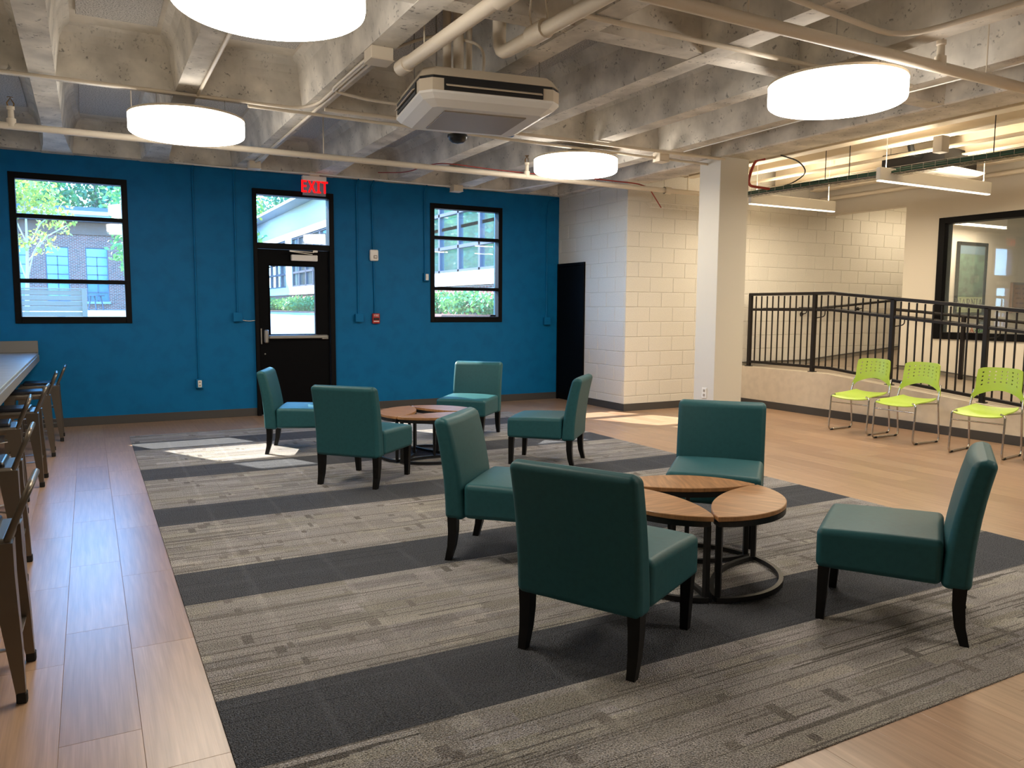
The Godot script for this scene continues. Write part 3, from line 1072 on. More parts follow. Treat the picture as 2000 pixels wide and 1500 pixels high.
func build_office() -> void:
	var f := put(MB.new().box(Vector3(13.1, 0.2, -2.0), Vector3(5.7, 0.5, 9.8)), "floor_office", M.ramp_vinyl)
	f.set_meta("kind", "structure")
	var w := struct("window_3", "large black framed interior window of the office")
	var b := MB.new()
	for q in [[-6.58, -6.49, 1.0, 2.61], [-4.19, -4.1, 1.0, 2.61], [-6.49, -4.19, 1.0, 1.09], [-6.49, -4.19, 2.53, 2.61]]:
		b.box(Vector3(10.165, (q[2] + q[3]) / 2, (q[0] + q[1]) / 2), Vector3(0.18, q[3] - q[2], q[1] - q[0]), 0.004)
	put(b, "frame", M.frame_black, w)
	put(MB.new().box(Vector3(10.16, 1.81, -5.34), Vector3(0.001, 1.45, 2.32)), "pane", M.glass, w)
	# posters and plaque on the office's rear wall
	var p := thing("poster", "tall framed green poster with large lettering on the office wall", "poster", Vector3(11.37, 1.85, -6.9))
	var fr := MB.new()
	for q in [[-0.36, -0.315, -0.54, 0.52], [0.315, 0.36, -0.54, 0.52], [-0.315, 0.315, 0.475, 0.52], [-0.315, 0.315, -0.54, -0.495]]:
		fr.box(Vector3((q[0] + q[1]) / 2, (q[2] + q[3]) / 2, 0.018), Vector3(q[1] - q[0], q[3] - q[2], 0.035), 0.004)
	put(fr, "frame", M.frame_black, p)
	put(MB.new().box(Vector3(0, 0.04, 0.01), Vector3(0.63, 0.62, 0.008)), "picture", M.poster_green, p)
	put(MB.new().box(Vector3(0, 0.41, 0.01), Vector3(0.63, 0.13, 0.008)), "picture_sky", M.poster_blue, p)
	put(MB.new().box(Vector3(0, -0.385, 0.01), Vector3(0.63, 0.23, 0.008)), "caption", M.poster_pale, p)
	letters("NARNIA", 0.13, M.ink, p, Vector3(0, -0.36, 0.016), 0.0, 0.95, "title")
	put(MB.new().box(Vector3(0, 0.0, 0.024), Vector3(0.63, 0.97, 0.001)), "pane", M.glass, p)
	var q2 := thing("plaque", "reddish wooden plaque with rows of worn lettering, office wall", "plaque", Vector3(12.8, 1.575, -6.9))
	put(MB.new().box(Vector3(0, 0, 0.02), Vector3(0.78, 0.44, 0.03), 0.01), "board", M.plaque_wood, q2)
	put(MB.new().box(Vector3(-0.38, 0, 0.025), Vector3(0.03, 0.46, 0.045), 0.006).box(Vector3(0, 0.225, 0.025), Vector3(0.79, 0.03, 0.045), 0.006), "border", M.far_brown, q2)
	# worn, unreadable lines of carved letters
	var lr := RandomNumberGenerator.new()
	lr.seed = 9
	var marks := MB.new()
	for row in 5:
		var mx := -0.3
		while mx < 0.3:
			var mw := lr.randf_range(0.012, 0.03)
			if lr.randf() < 0.82:
				marks.box(Vector3(mx + mw / 2, 0.15 - row * 0.075, 0.0352), Vector3(mw, lr.randf_range(0.02, 0.034), 0.001))
			mx += mw + 0.008
	put(marks, "lettering", M.plaque_ink, q2)
	# a counter under the window with small things on it
	var k := thing("office_desk", "long pale desk inside the office below its window", "desk", Vector3(12.0, 0.45, -6.5))
	put(MB.new().box(Vector3(0, 0.5, 0), Vector3(3.4, 0.04, 0.76), 0.006), "desk_top", M.pale_paint, k)
	for x in [-1.6, 0.0, 1.6]:
		put(MB.new().box(Vector3(x, 0.24, 0), Vector3(0.04, 0.48, 0.7), 0.004), "side_panel", M.pale_paint, k)
	var e := thing("easel", "small wooden easel on the office desk", "easel", Vector3(11.03, 0.97, -6.62))
	put(MB.new().bar(Vector3(-0.06, 0, 0.05), Vector3(0, 0.17, 0), 0.012, 0.012).bar(Vector3(0.07, 0, 0.05), Vector3(-0.01, 0.17, 0), 0.012, 0.012).bar(Vector3(0, 0, -0.07), Vector3(0, 0.16, 0), 0.012, 0.012), "leg", M.plaque_wood, e)
	var g := thing("potted_plant", "little potted plant beside the easel in the office", "plant", Vector3(11.2, 0.97, -6.62))
	put(MB.new().lathe(PackedVector2Array([Vector2(0, 0.0), Vector2(0.035, 0.0), Vector2(0.045, 0.07), Vector2(0.036, 0.07), Vector2(0, 0.06)]), 14), "pot", M.white_plastic, g)
	for i in 9:
		var a := TAU * i / 9.0
		put(MB.new().tube(bent([Vector3(0, 0.06, 0), Vector3(cos(a) * 0.03, 0.13, sin(a) * 0.03), Vector3(cos(a) * 0.09, 0.1 + 0.02 * (i % 3), sin(a) * 0.06)], 0.05), 0.006, 5), "leaf", M.leaf_green, g)
	var d := thing("framed_print", "small dark framed print standing on the office desk", "picture", Vector3(11.42, 0.97, -6.7))
	put(MB.new().box(Vector3(0, 0.14, 0), Vector3(0.2, 0.28, 0.02), 0.004), "frame", M.frame_black, d)
	put(MB.new().box(Vector3(0, 0.14, 0.011), Vector3(0.16, 0.23, 0.002)), "print", M.far_dark, d)
	var l := thing("paper_tray", "dark desk tray with papers behind the office glass", "tray", Vector3(11.95, 0.97, -6.45))
	put(MB.new().box(Vector3(0, 0.006, 0), Vector3(0.3, 0.012, 0.24)).box(Vector3(-0.145, 0.03, 0), Vector3(0.01, 0.05, 0.24)).box(Vector3(0.145, 0.03, 0), Vector3(0.01, 0.05, 0.24)), "tray", M.black_metal, l)
	put(MB.new().box(Vector3(0, 0.02, 0), Vector3(0.26, 0.014, 0.21), 0.002), "papers", M.white_ink, l)
	var c := thing("office_chair", "dark office chair at the right edge behind the glass", "chair", Vector3(12.45, 0.45, -5.75), 0.3)
	put(MB.new().soft(Vector3(0, 0.72, -0.2), Vector3(0.5, 0.56, 0.08), 0.035, 4, func(p3: Vector3) -> Vector3: return p3 + Vector3(0, 0, 0.25 * p3.x * p3.x)), "backrest", M.black_cable, c)
	put(MB.new().soft(Vector3(0, 0.42, 0.05), Vector3(0.5, 0.09, 0.48), 0.04, 3, func(p3: Vector3) -> Vector3: return p3), "seat", M.black_cable, c)
	put(MB.new().lathe(PackedVector2Array([Vector2(0.03, 0.06), Vector2(0.03, 0.38)]), 10).bar(Vector3(0, 0.4, -0.1), Vector3(0, 0.6, -0.24), 0.06, 0.02), "stem", M.black_metal, c)
	for i in 5:
		var a := TAU * i / 5.0
		put(MB.new().bar(Vector3(0, 0.08, 0), Vector3(cos(a) * 0.28, 0.05, sin(a) * 0.28), 0.04, 0.03).lathe(PackedVector2Array([Vector2(0, -0.0), Vector2(0.025, 0.0), Vector2(0.025, 0.05), Vector2(0, 0.05)]), 8, Vector3(cos(a) * 0.28, 0.0, sin(a) * 0.28)), "foot", M.black_metal, c)


# ---------------------------------------------------------------- lamps
func build_lights() -> void:
	var warm := Color(1.0, 0.93, 0.81)
	var spots := [
		[Vector3(0.811, 2.75, -3.888), "round white drum ceiling light at the picture's top edge, nearest of four"],
		[Vector3(4.5, 2.75, -3.72), "round white drum ceiling light above the right-hand table group, near the big grey pipe"],
		[Vector3(0.775, 2.75, -6.97), "round white drum ceiling light in front of the left window"],
		[Vector3(4.6, 2.80, -7.08), "round white drum ceiling light farthest off, beside the column"],
		[Vector3(4.5, 2.75, -0.45), "round white drum ceiling light overhead, outside the picture in front"]]
	for s in spots:
		var o := thing("drum_light", s[1], "ceiling light", s[0], 0.0, "round drum ceiling lights")
		put(MB.new().lathe(PackedVector2Array([Vector2(0.0, 0.0), Vector2(0.39, 0.0), Vector2(0.422, 0.004), Vector2(0.436, 0.014), Vector2(0.44, 0.03), Vector2(0.44, 0.135)]), 64), "diffuser", M.glow_drum, o)
		put(MB.new().lathe(PackedVector2Array([Vector2(0.44, 0.135), Vector2(0.443, 0.137), Vector2(0.443, 0.15), Vector2(0.43, 0.156), Vector2(0.0, 0.156)]), 64), "rim", M.beige_plastic, o)
		put(MB.new().lathe(PackedVector2Array([Vector2(0.0, 0.156), Vector2(0.07, 0.156), Vector2(0.07, 0.19), Vector2(0.0, 0.19)]), 20), "canopy", M.white_plastic, o)
		for k in 3:
			var a := TAU * k / 3.0 + 0.4
			put(MB.new().tube(PackedVector3Array([Vector3(cos(a) * 0.3, 0.15, sin(a) * 0.3), Vector3(cos(a) * 0.3, SLAB - s[0].y, sin(a) * 0.3)]), 0.003, 5), "hanger", M.steel, o)
		area(o, Vector3(0, -0.012, 0), Vector2(0.78, 0.78), 2.4, warm)
	# slim strips over the ramp, in the corridor and in the office
	var strips := [
		[Vector3(8.15, 2.7, -7.33), 1.56, 3.4, "slim linear ceiling lamp over the landing, next to the column"],
		[Vector3(8.145, 2.7, -5.37), 1.94, 4.0, "slim linear ceiling lamp over the ramp, in front of the office window"],
		[Vector3(8.2, 2.7, -3.3), 1.94, 4.0, "slim linear ceiling lamp over the ramp, outside the picture on the right"],
		[Vector3(11.9, 3.0, -7.75), 1.9, 1.7, "slim linear ceiling lamp in the upper ramp corridor behind the header"],
		[Vector3(10.95, 2.56, -6.5), 1.06, 2.0, "slim linear ceiling lamp inside the office"]]
	for s in strips:
		var o := thing("linear_lamp", s[3], "ceiling light", s[0], 0.0, "slim linear ceiling lamps")
		var L: float = s[1]
		put(MB.new().box(Vector3(0, 0.07, 0), Vector3(L, 0.13, 0.05), 0.004), "housing", M.white_plastic, o)
		put(MB.new().box(Vector3(0, 0.0, 0), Vector3(L - 0.01, 0.012, 0.044), 0.004), "diffuser", M.glow_strip, o)
		for x in [-L / 2 + 0.12, L / 2 - 0.12]:
			put(MB.new().tube(PackedVector3Array([Vector3(x, 0.13, 0), Vector3(x, SLAB - s[0].y, 0)]), 0.004, 5), "hanger", M.white_plastic, o)
		area(o, Vector3(0, -0.012, 0), Vector2(L, 0.05), s[2], warm)
		area(o, Vector3(0, 0.145, 0), Vector2(L, 0.05), s[2] * 0.8, warm, false)


# ---------------------------------------------------------------- teal chairs
func make_lounge_chair() -> Node3D:
	var o := Node3D.new()
	# seat: a crowned block
	put(MB.new().soft(Vector3(0, 0.325, 0.043), Vector3(0.54, 0.17, 0.49), 0.028, 6, func(p: Vector3) -> Vector3:
		var k := (1.0 - pow(absf(p.x) / 0.27, 2.0)) * (1.0 - pow(absf(p.z) / 0.27, 2.0))
		var top := smoothstep(-0.05, 0.085, p.y)
		return p + Vector3(0, top * (0.022 * maxf(k, 0.0) + (0.012 - p.z * 0.03)) - (1.0 - top) * 0.018 * (p.z / 0.2) * 0.0, 0)), "seat", M.teal_vinyl, o)
	# back: leans away in a gentle bow
	put(MB.new().soft(Vector3(0, 0.505, -0.255), Vector3(0.545, 0.55, 0.11), 0.03, 7, func(p: Vector3) -> Vector3:
		var t := (p.y + 0.275) / 0.55
		var thin := lerpf(1.0, 0.78, t)
		var dish := 0.016 * (1.0 - pow(p.x / 0.27, 2.0)) * smoothstep(0.0, 0.05, p.z)
		return Vector3(p.x, p.y - 0.012 * t * absf(p.z) / 0.05, p.z * thin + dish - 0.012 * t - 0.068 * t * t)), "backrest", M.teal_vinyl, o)
	for sx in [-1.0, 1.0]:
		# front legs: straight tapers
		var s := []
		for q in [[0.245, 0.235, 0.252, 0.024], [0.0, 0.225, 0.262, 0.017]]:
			var c := Vector3(sx * q[1], q[0], q[2]); var h: float = q[3]
			s.append(PackedVector3Array([c + Vector3(-h, 0, -h), c + Vector3(h, 0, -h), c + Vector3(h, 0, h), c + Vector3(-h, 0, h)]))
		put(MB.new().loft(s), "leg", M.black_wood, o)
		# rear legs: sabre curves
		var t := []
		for q in [[0.245, 0.24, -0.268, 0.026], [0.16, 0.24, -0.267, 0.024], [0.08, 0.24, -0.275, 0.021], [0.0, 0.24, -0.296, 0.017]]:
			var c := Vector3(sx * q[1], q[0], q[2]); var h: float = q[3]
			t.append(PackedVector3Array([c + Vector3(-h, 0, -h), c + Vector3(h, 0, -h), c + Vector3(h, 0, h), c + Vector3(-h, 0, h)]))
		put(MB.new().loft(t), "leg", M.black_wood, o)
	return o

func build_lounge_chairs() -> void:
	var src := make_lounge_chair()
	var Y := 0.006
	for c in [
		["teal vinyl armless chair nearest the camera, seen from behind at the near table", 1.867, -2.56, 0.887, -0.461],
		["teal vinyl armless chair at the left side of the near table", 2.055, -3.76, 0.72, 0.695],
		["teal vinyl armless chair behind the near table, its seat front partly hidden by the tabletop", 3.335, -3.515, -0.74, 0.674],
		["teal vinyl armless chair in side view at the right of the near table", 3.147, -2.19, -0.537, -0.844],
		["teal vinyl armless chair with its back to the door, at the far table", 1.78, -7.5, 0.93, 0.36],
		["teal vinyl armless chair seen from behind at the far table's front", 1.914, -5.944, 0.737, -0.676],
		["teal vinyl armless chair at the back of the far table, against the blue wall", 3.57, -7.53, -0.70, 0.715],
		["teal vinyl armless chair in side view at the right of the far table", 3.574, -5.93, -0.71, -0.70]]:
		var o := copy_of(src, "lounge_chair", c[0], Vector3(c[1], Y, c[2]), facing(c[3], c[4]))
		o.set_meta("category", "chair")
		o.set_meta("group", "teal lounge chairs around the two tables")
	src.free()


# ---------------------------------------------------------------- bunching tables
func build_tables() -> void:
	var R := 0.455
	# one petal points along local +z: outer arc of 120 degrees and a flatter inner arc
	var tips := [Vector2(cos(deg_to_rad(30)), sin(deg_to_rad(30))) * R, Vector2(cos(deg_to_rad(150)), sin(deg_to_rad(150))) * R]
	var outer := arc2(Vector2.ZERO, R, deg_to_rad(31.2), deg_to_rad(148.8), 26)
	var ri := sqrt(3.0) * R * 0.985
	var ci := Vector2(0, 0.268 * R + ri)
	var half := asin(R * cos(deg_to_rad(31.2)) / ri)
	var inner := arc2(ci, ri, -PI / 2 - half, -PI / 2 + half, 18)
	var lens := PackedVector2Array(outer)
	for i in range(1, inner.size() - 1):
		lens.append(inner[i])
	var inset := PackedVector2Array()
	var mid := Vector2(0, 0.62 * R)
	for p in lens:
		inset.append(mid + (p - mid) * 0.93)
	var src := Node3D.new()
	put(MB.new().prism(lens, 0.394, 0.418, 0.003), "tabletop", M.table_wood, src)
	put(MB.new().hoop(inset, 0.366, 0.393, 0.011), "apron", M.black_metal, src)
	put(MB.new().hoop(inset, 0.006, 0.028, 0.011), "base_ring", M.black_metal, src)
	for sx in [-1.0, 1.0]:
		var q := mid + (Vector2(sx * tips[0].x, tips[0].y) - mid) * 0.885
		put(MB.new().box(Vector3(q.x, 0.197, q.y), Vector3(0.026, 0.345, 0.026), 0.002), "leg", M.black_metal, src)
	put(MB.new().box(Vector3(0, 0.197, mid.y + (0.268 * R - mid.y) * 0.93), Vector3(0.022, 0.345, 0.022), 0.002), "leg", M.black_metal, src)
	# [centre, direction of each petal, words]
	for t in [
		[Vector3(2.715, 0.006, -3.02), [[0.521, 0.856], [0.48, -0.877], [-1.0, 0.02]], ["right front", "rear", "left front"], "near"],
		[Vector3(2.73, 0.006, -6.63), [[0.0, 1.0], [0.866, -0.5], [-0.866, -0.5]], ["front", "right rear", "left rear"], "far"]]:
		for i in 3:
			var o := copy_of(src, "bunching_table", "wood-topped leaf-shaped table with black frame, %s third of the %s round table" % [t[2][i], t[3]], t[0], facing(t[1][i][0], t[1][i][1]))
			o.set_meta("category", "table")
			o.set_meta("group", "leaf-shaped bunching tables")
	src.free()


# ---------------------------------------------------------------- green chairs
func make_green_chair() -> Node3D:
	var o := Node3D.new()
	# seat shell: dished, with a rolled front
	var seat_at := func(u: float, v: float) -> Vector3:
		var w := 0.225 * (1.0 - 0.10 * pow(v, 3.0)) 
		var edge := pow(absf(u), 4.0)
		var x := u * (w - 0.012 * pow(absf(v * 2.0 - 1.0), 6.0))
		var z := 0.225 - v * 0.43
		var y := 0.437 - 0.012 * (1.0 - u * u) - 0.02 * sin(v * PI) + 0.012 * v - 0.045 * pow(1.0 - v, 6.0) + 0.008 * edge
		return Vector3(x, y, z)
	put(shell(seat_at, 14, 14, 0.010, [], false), "seat", M.green_plastic, o)
	# back shell with the grid of small holes, ears at the sides and an arched lower edge
	var back_at := func(u: float, v: float) -> Vector3:
		var yb := 0.515 + 0.085 * (1.0 - pow(absf(u), 2.2)) - 0.03 * smoothstep(0.75, 1.0, absf(u))
		var yt := 0.825 - 0.02 * pow(absf(u), 10.0) - 0.006 * u * u
		var y := lerpf(yb, yt, v)
		var hw := 0.205 + 0.035 * (1.0 - smoothstep(0.515, 0.625, y)) - 0.008 * smoothstep(0.7, 0.83, y)
		return Vector3(u * hw, y, -0.205 - 0.13 * (y - 0.5) - 0.05 * (1.0 - u * u) + 0.02)
	var skip := []
	for r in 4:
		for c in 7:
			skip.append(Vector2i(3 + c * 4, 16 - r * 3 + 0))
	put(shell(back_at, 31, 20, 0.009, skip, true), "backrest", M.green_plastic, o)
	for sx in [-1.0, 1.0]:
		var x: float = sx * 0.235
		var p := bent([Vector3(sx * 0.19, 0.42, 0.19), Vector3(x, 0.405, 0.20), Vector3(x, 0.011, 0.225), Vector3(x, 0.011, -0.215), Vector3(x, 0.41, -0.165), Vector3(sx * 0.222, 0.60, -0.215)], 0.05, 5)
		put(MB.new().tube(p, 0.0095, 8), "leg_frame", M.chrome, o)
		put(MB.new().tube(PackedVector3Array([Vector3(sx * 0.2, 0.415, 0.1), Vector3(x, 0.41, -0.165)]), 0.0085, 8), "side_bar", M.chrome, o)
		for z in [0.17, -0.16]:
			put(MB.new().box(Vector3(x, 0.009, z), Vector3(0.026, 0.018, 0.045), 0.005), "glide", M.rubber, o)
	put(MB.new().tube(PackedVector3Array([Vector3(-0.235, 0.33, 0.205), Vector3(0.235, 0.33, 0.205)]), 0.007, 8), "cross_bar", M.chrome, o)
	return o

# a thin shell over a function (u -1..1, v 0..1); cells named in skip stay open
func shell(at: Callable, nu: int, nv: int, t: float, skip: Array, hole_walls: bool) -> MB:
	var b := MB.new()
	var P := []; var Q := []; var N := []
	for i in nu + 1:
		var rp := []; var rq := []; var rn := []
		for j in nv + 1:
			var u := -1.0 + 2.0 * i / nu
			var v := float(j) / nv
			var e := 0.01
			var p: Vector3 = at.call(u, v)
			var du: Vector3 = at.call(minf(u + e, 1.0), v) - at.call(maxf(u - e, -1.0), v)
			var dv: Vector3 = at.call(u, minf(v + e, 1.0)) - at.call(u, maxf(v - e, 0.0))
			var nn := du.cross(dv).normalized()
			rp.append(p + nn * t * 0.5); rq.append(p - nn * t * 0.5); rn.append(nn)
		P.append(rp); Q.append(rq); N.append(rn)
	var gone := {}
	for s in skip:
		gone[s] = true
	for i in nu:
		for j in nv:
			if gone.has(Vector2i(i, j)):
				for k in [[i, j, i + 1, j], [i + 1, j, i + 1, j + 1], [i + 1, j + 1, i, j + 1], [i, j + 1, i, j]]:
					var m: Vector3 = (P[i][j] + P[i + 1][j + 1]) * 0.5
					b.quad(P[k[0]][k[1]], P[k[2]][k[3]], Q[k[2]][k[3]], Q[k[0]][k[1]], m - P[k[0]][k[1]])
				continue
			b.tri(P[i][j], P[i + 1][j], P[i + 1][j + 1], N[i][j], N[i + 1][j], N[i + 1][j + 1])
			b.tri(P[i][j], P[i + 1][j + 1], P[i][j + 1], N[i][j], N[i + 1][j + 1], N[i][j + 1])
			b.tri(Q[i][j], Q[i + 1][j], Q[i + 1][j + 1], -N[i][j], -N[i + 1][j], -N[i + 1][j + 1])
			b.tri(Q[i][j], Q[i + 1][j + 1], Q[i][j + 1], -N[i][j], -N[i + 1][j + 1], -N[i][j + 1])
	var c: Vector3 = at.call(0.0, 0.5)
	for i in nu:
		for j in [0, nv]:
			b.quad(P[i][j], P[i + 1][j], Q[i + 1][j], Q[i][j], P[i][j] - c)
	for j in nv:
		for i in [0, nu]:
			b.quad(P[i][j], P[i][j + 1], Q[i][j + 1], Q[i][j], P[i][j] - c)
	return b

func build_green_chairs() -> void:
	var src := make_green_chair()
	for c in [
		["lime green stacking chair with chrome frame, leftmost along the ramp wall", 7.68, -5.83, -1.0, 0.07],
		["lime green stacking chair with chrome frame, middle one along the ramp wall", 7.6, -5.2, -1.0, 0.0],
		["lime green stacking chair with chrome frame, behind the right-hand teal chair", 7.55, -4.33, -1.0, 0.14],
		["lime green stacking chair cut off by the picture's right edge", 7.68, -3.69, -1.0, 0.0]]:
		var o := copy_of(src, "stacking_chair", c[0], Vector3(c[1], 0, c[2]), facing(c[3], c[4]))
		o.set_meta("category", "chair")
		o.set_meta("group", "green stacking chairs along the ramp wall")
	src.free()


# ---------------------------------------------------------------- bar counter and stools
func make_stool() -> Node3D:
	var o := Node3D.new()
	# pressed seat pan
	put(MB.new().soft(Vector3(0, 0.552, 0), Vector3(0.33, 0.05, 0.33), 0.02, 3, func(p: Vector3) -> Vector3: return p), "seat", M.gunmetal, o)
	put(MB.new().soft(Vector3(0, 0.585, 0.01), Vector3(0.27, 0.034, 0.26), 0.015, 3, func(p: Vector3) -> Vector3: return p), "pad", M.pad_black, o)
	for sx in [-1.0, 1.0]:
		for sz in [-1.0, 1.0]:
			var s := []
			for q in [[0.565, 0.135, 0.042], [0.45, 0.142, 0.036], [0.2, 0.165, 0.024], [0.035, 0.178, 0.015]]:
				var c := Vector3(sx * q[1], q[0], sz * q[1]); var h: float = q[2]
				s.append(PackedVector3Array([c + Vector3(-h, 0, -h), c + Vector3(h, 0, -h), c + Vector3(h, 0, h), c + Vector3(-h, 0, h)]))
			var leg := put(MB.new().loft(s), "leg", M.gunmetal, o)
			put(MB.new().box(Vector3(sx * 0.18, 0.02, sz * 0.18), Vector3(0.034, 0.04, 0.034), 0.005), "foot_cap", M.rubber, leg)
	var y := 0.19
	var h := 0.165
	for k in [[-h, -h, h, -h], [h, -h, h, h], [h, h, -h, h], [-h, h, -h, -h]]:
		put(MB.new().bar(Vector3(k[0], y, k[1]), Vector3(k[2], y, k[3]), 0.02, 0.006), "stretcher", M.steel, o)
	put(MB.new().tube(PackedVector3Array([Vector3(-0.15, 0.34, -0.15), Vector3(0.15, 0.34, 0.15)]), 0.005, 5).tube(PackedVector3Array([Vector3(-0.15, 0.345, 0.15), Vector3(0.15, 0.345, -0.15)]), 0.005, 5), "cross_wire", M.steel, o)
	# low hoop back
	put(MB.new().tube(bent([Vector3(-0.15, 0.55, -0.15), Vector3(-0.155, 0.755, -0.235), Vector3(0.155, 0.755, -0.235), Vector3(0.15, 0.55, -0.15)], 0.06, 6), 0.012, 8), "back_hoop", M.gunmetal, o)
	put(MB.new().bar(Vector3(-0.045, 0.56, -0.16), Vector3(-0.03, 0.755, -0.237), 0.03, 0.005).bar(Vector3(0.045, 0.56, -0.16), Vector3(0.03, 0.755, -0.237), 0.03, 0.005), "back_strap", M.gunmetal, o)
	return o

func build_counter() -> void:
	var c := thing("bar_counter", "long grey laminate bar counter along the left edge", "counter", Vector3(0, 0, 0))
	put(MB.new().box(Vector3(-0.835, 0.838, -5.9), Vector3(0.67, 0.03, 8.45), 0.004), "worktop", M.counter_top, c)
	put(MB.new().box(Vector3(-0.508, 0.792, -5.9), Vector3(0.03, 0.07, 8.45), 0.003), "nosing", M.counter_edge, c)
	put(MB.new().box(Vector3(-0.835, 0.918, -10.118), Vector3(0.67, 0.13, 0.03), 0.004), "end_splash", M.counter_edge, c)
	for z in [-9.6, -7.6, -5.4, -3.4]:
		put(MB.new().box(Vector3(-0.88, 0.805, z), Vector3(0.58, 0.035, 0.04), 0.003).bar(Vector3(-1.13, 0.45, z), Vector3(-0.75, 0.79, z), 0.03, 0.03), "bracket", M.steel, c)
	var src := make_stool()
	var words := ["first", "second", "third", "fourth", "fifth", "sixth"]
	var at := [[-0.46, -9.23], [-0.51, -8.33], [-0.53, -6.99], [-0.6, -6.14], [-0.51, -4.64], [-0.43, -3.26]]
	for i in 6:
		var o := copy_of(src, "bar_stool", "bronze metal bar stool with black pad, %s one from the blue wall" % words[i], Vector3(at[i][0], 0, at[i][1]), facing(-1.0, [0.0, 0.03, -0.03, 0.04, 0.0, -0.02][i]))
		o.set_meta("category", "stool")
		o.set_meta("group", "metal bar stools at the counter")
	src.free()


# ---------------------------------------------------------------- air conditioners
func build_cassettes() -> void:
	var o := thing("air_conditioner", "square beige ceiling air conditioner with dark louvre slots, hung between the joists", "air conditioner", Vector3(2.47, 2.68, -5.12), deg_to_rad(-9.0))
	var hx := 0.485
	var hz := 0.45
	# lower white pan with a deep chamfer, beige casing above
	var sec := func(x: float, z: float, y: float, k: float) -> PackedVector3Array:
		return PackedVector3Array([Vector3(-x + k, y, -z), Vector3(x - k, y, -z), Vector3(x, y, -z + k), Vector3(x, y, z - k), Vector3(x - k, y, z), Vector3(-x + k, y, z), Vector3(-x, y, z - k), Vector3(-x, y, -z + k)])
	put(MB.new().loft([sec.call(hx - 0.1, hz - 0.1, 0.0, 0.03), sec.call(hx - 0.03, hz - 0.03, 0.035, 0.06), sec.call(hx, hz, 0.065, 0.07), sec.call(hx, hz, 0.08, 0.07)]), "lower_panel", M.white_plastic, o)
	put(MB.new().loft([sec.call(hx, hz, 0.08, 0.07), sec.call(hx, hz, 0.155, 0.07)]), "casing", M.beige_plastic, o)
	put(MB.new().loft([sec.call(hx - 0.006, hz - 0.006, 0.155, 0.07), sec.call(hx - 0.006, hz - 0.006, 0.172, 0.07)]), "gap_shade", M.dark_slot, o)  # shade of the gap below the lid, put in as a dark-coloured band
	put(MB.new().loft([sec.call(hx, hz, 0.172, 0.07), sec.call(hx - 0.035, hz - 0.035, 0.235, 0.07)]), "lid", M.beige_plastic, o)
	put(MB.new().box(Vector3(0, -0.002, 0), Vector3(0.58, 0.012, 0.54), 0.003), "grille", M.grey_plastic, o)
	for k in 4:
		var a := PI / 2 * k
		var d: float = hz if k % 2 == 0 else hx
		var l: float = 0.68 if k % 2 == 0 else 0.6
		var bs := Basis(Vector3.UP, a)
		put(MB.new().box(bs * Vector3(0, 0.118, d + 0.0), Vector3(l, 0.072, 0.02), 0.0, bs), "slot", M.dark_slot, o)
		put(MB.new().box(bs * Vector3(0, 0.112, d + 0.016), Vector3(l - 0.02, 0.008, 0.03), 0.003, bs * Basis(Vector3.RIGHT, 0.5)), "louvre", M.beige_plastic, o)
	for p in [[-0.36, -0.33], [0.36, -0.33], [-0.36, 0.33], [0.36, 0.33]]:
		put(MB.new().tube(PackedVector3Array([Vector3(p[0], 0.2, p[1]), Vector3(p[0], SLAB - 2.67, p[1])]), 0.005, 6), "hanger_rod", M.steel, o)
	for p in [[-0.28, 0.0, 0.028], [-0.21, 0.03, 0.036], [-0.13, 0.0, 0.022]]:
		put(MB.new().tube(PackedVector3Array([Vector3(p[0], 0.21, 0.3 + p[1]), Vector3(p[0], SLAB - 2.67, 0.3 + p[1])]), p[2], 8), "riser", M.pipe_paint, o)
	put(MB.new().tube(bent([Vector3(-0.05, 0.21, 0.36), Vector3(-0.04, 0.42, 0.36), Vector3(-0.35, 0.48, 0.28), Vector3(-0.74, 0.35, 0.1)], 0.12, 6), 0.01, 6), "hose", M.pipe_paint, o)
	put(MB.new().box(Vector3(0.4, 0.02, -0.38), Vector3(0.05, 0.012, 0.05)), "tape_tab", M.blue_tape, o)
	# a second, flatter unit over the ramp
	var q := thing("air_conditioner", "flat ceiling air conditioner with a black top over the ramp", "air conditioner", Vector3(8.78, 2.93, -5.9), 0.1)
	put(MB.new().loft([sec.call(0.40, 0.40, 0.0, 0.05), sec.call(0.45, 0.45, 0.03, 0.05), sec.call(0.45, 0.45, 0.045, 0.05)]), "lower_panel", M.white_plastic, q)
	put(MB.new().box(Vector3(0, 0.0, 0), Vector3(0.46, 0.01, 0.46), 0.003), "grille", M.grey_plastic, q)
	put(MB.new().box(Vector3(0, 0.16, 0), Vector3(0.74, 0.23, 0.74), 0.01), "body", M.dark_slot, q)
	for p in [[-0.3, -0.3], [0.3, -0.3], [-0.3, 0.3], [0.3, 0.3]]:
		put(MB.new().tube(PackedVector3Array([Vector3(p[0], 0.27, p[1]), Vector3(p[0], SLAB - 2.93, p[1])]), 0.006, 6), "hanger_rod", M.steel, q)
	put(MB.new().tube(bent([Vector3(-0.37, 0.2, 0.1), Vector3(-0.55, 0.2, 0.1), Vector3(-0.6, 0.3, 0.1), Vector3(-0.6, 0.45, 0.1)], 0.08), 0.035, 8), "duct_stub", M.black_cable, q)


# ---------------------------------------------------------------- pipes, conduits, cables
func pipe(called: String, label: String, cat: String, pts: Array, r: float, m: Material, bend := 0.08) -> Node3D:
	var o := thing(called, label, cat, pts[0])
	var q := []
	for p in pts:
		q.append(p - pts[0])
	put(MB.new().tube(bent(q, bend, 4) if q.size() > 2 else PackedVector3Array(q), r, 10 if r > 0.012 else 6), "run", m, o)
	return o

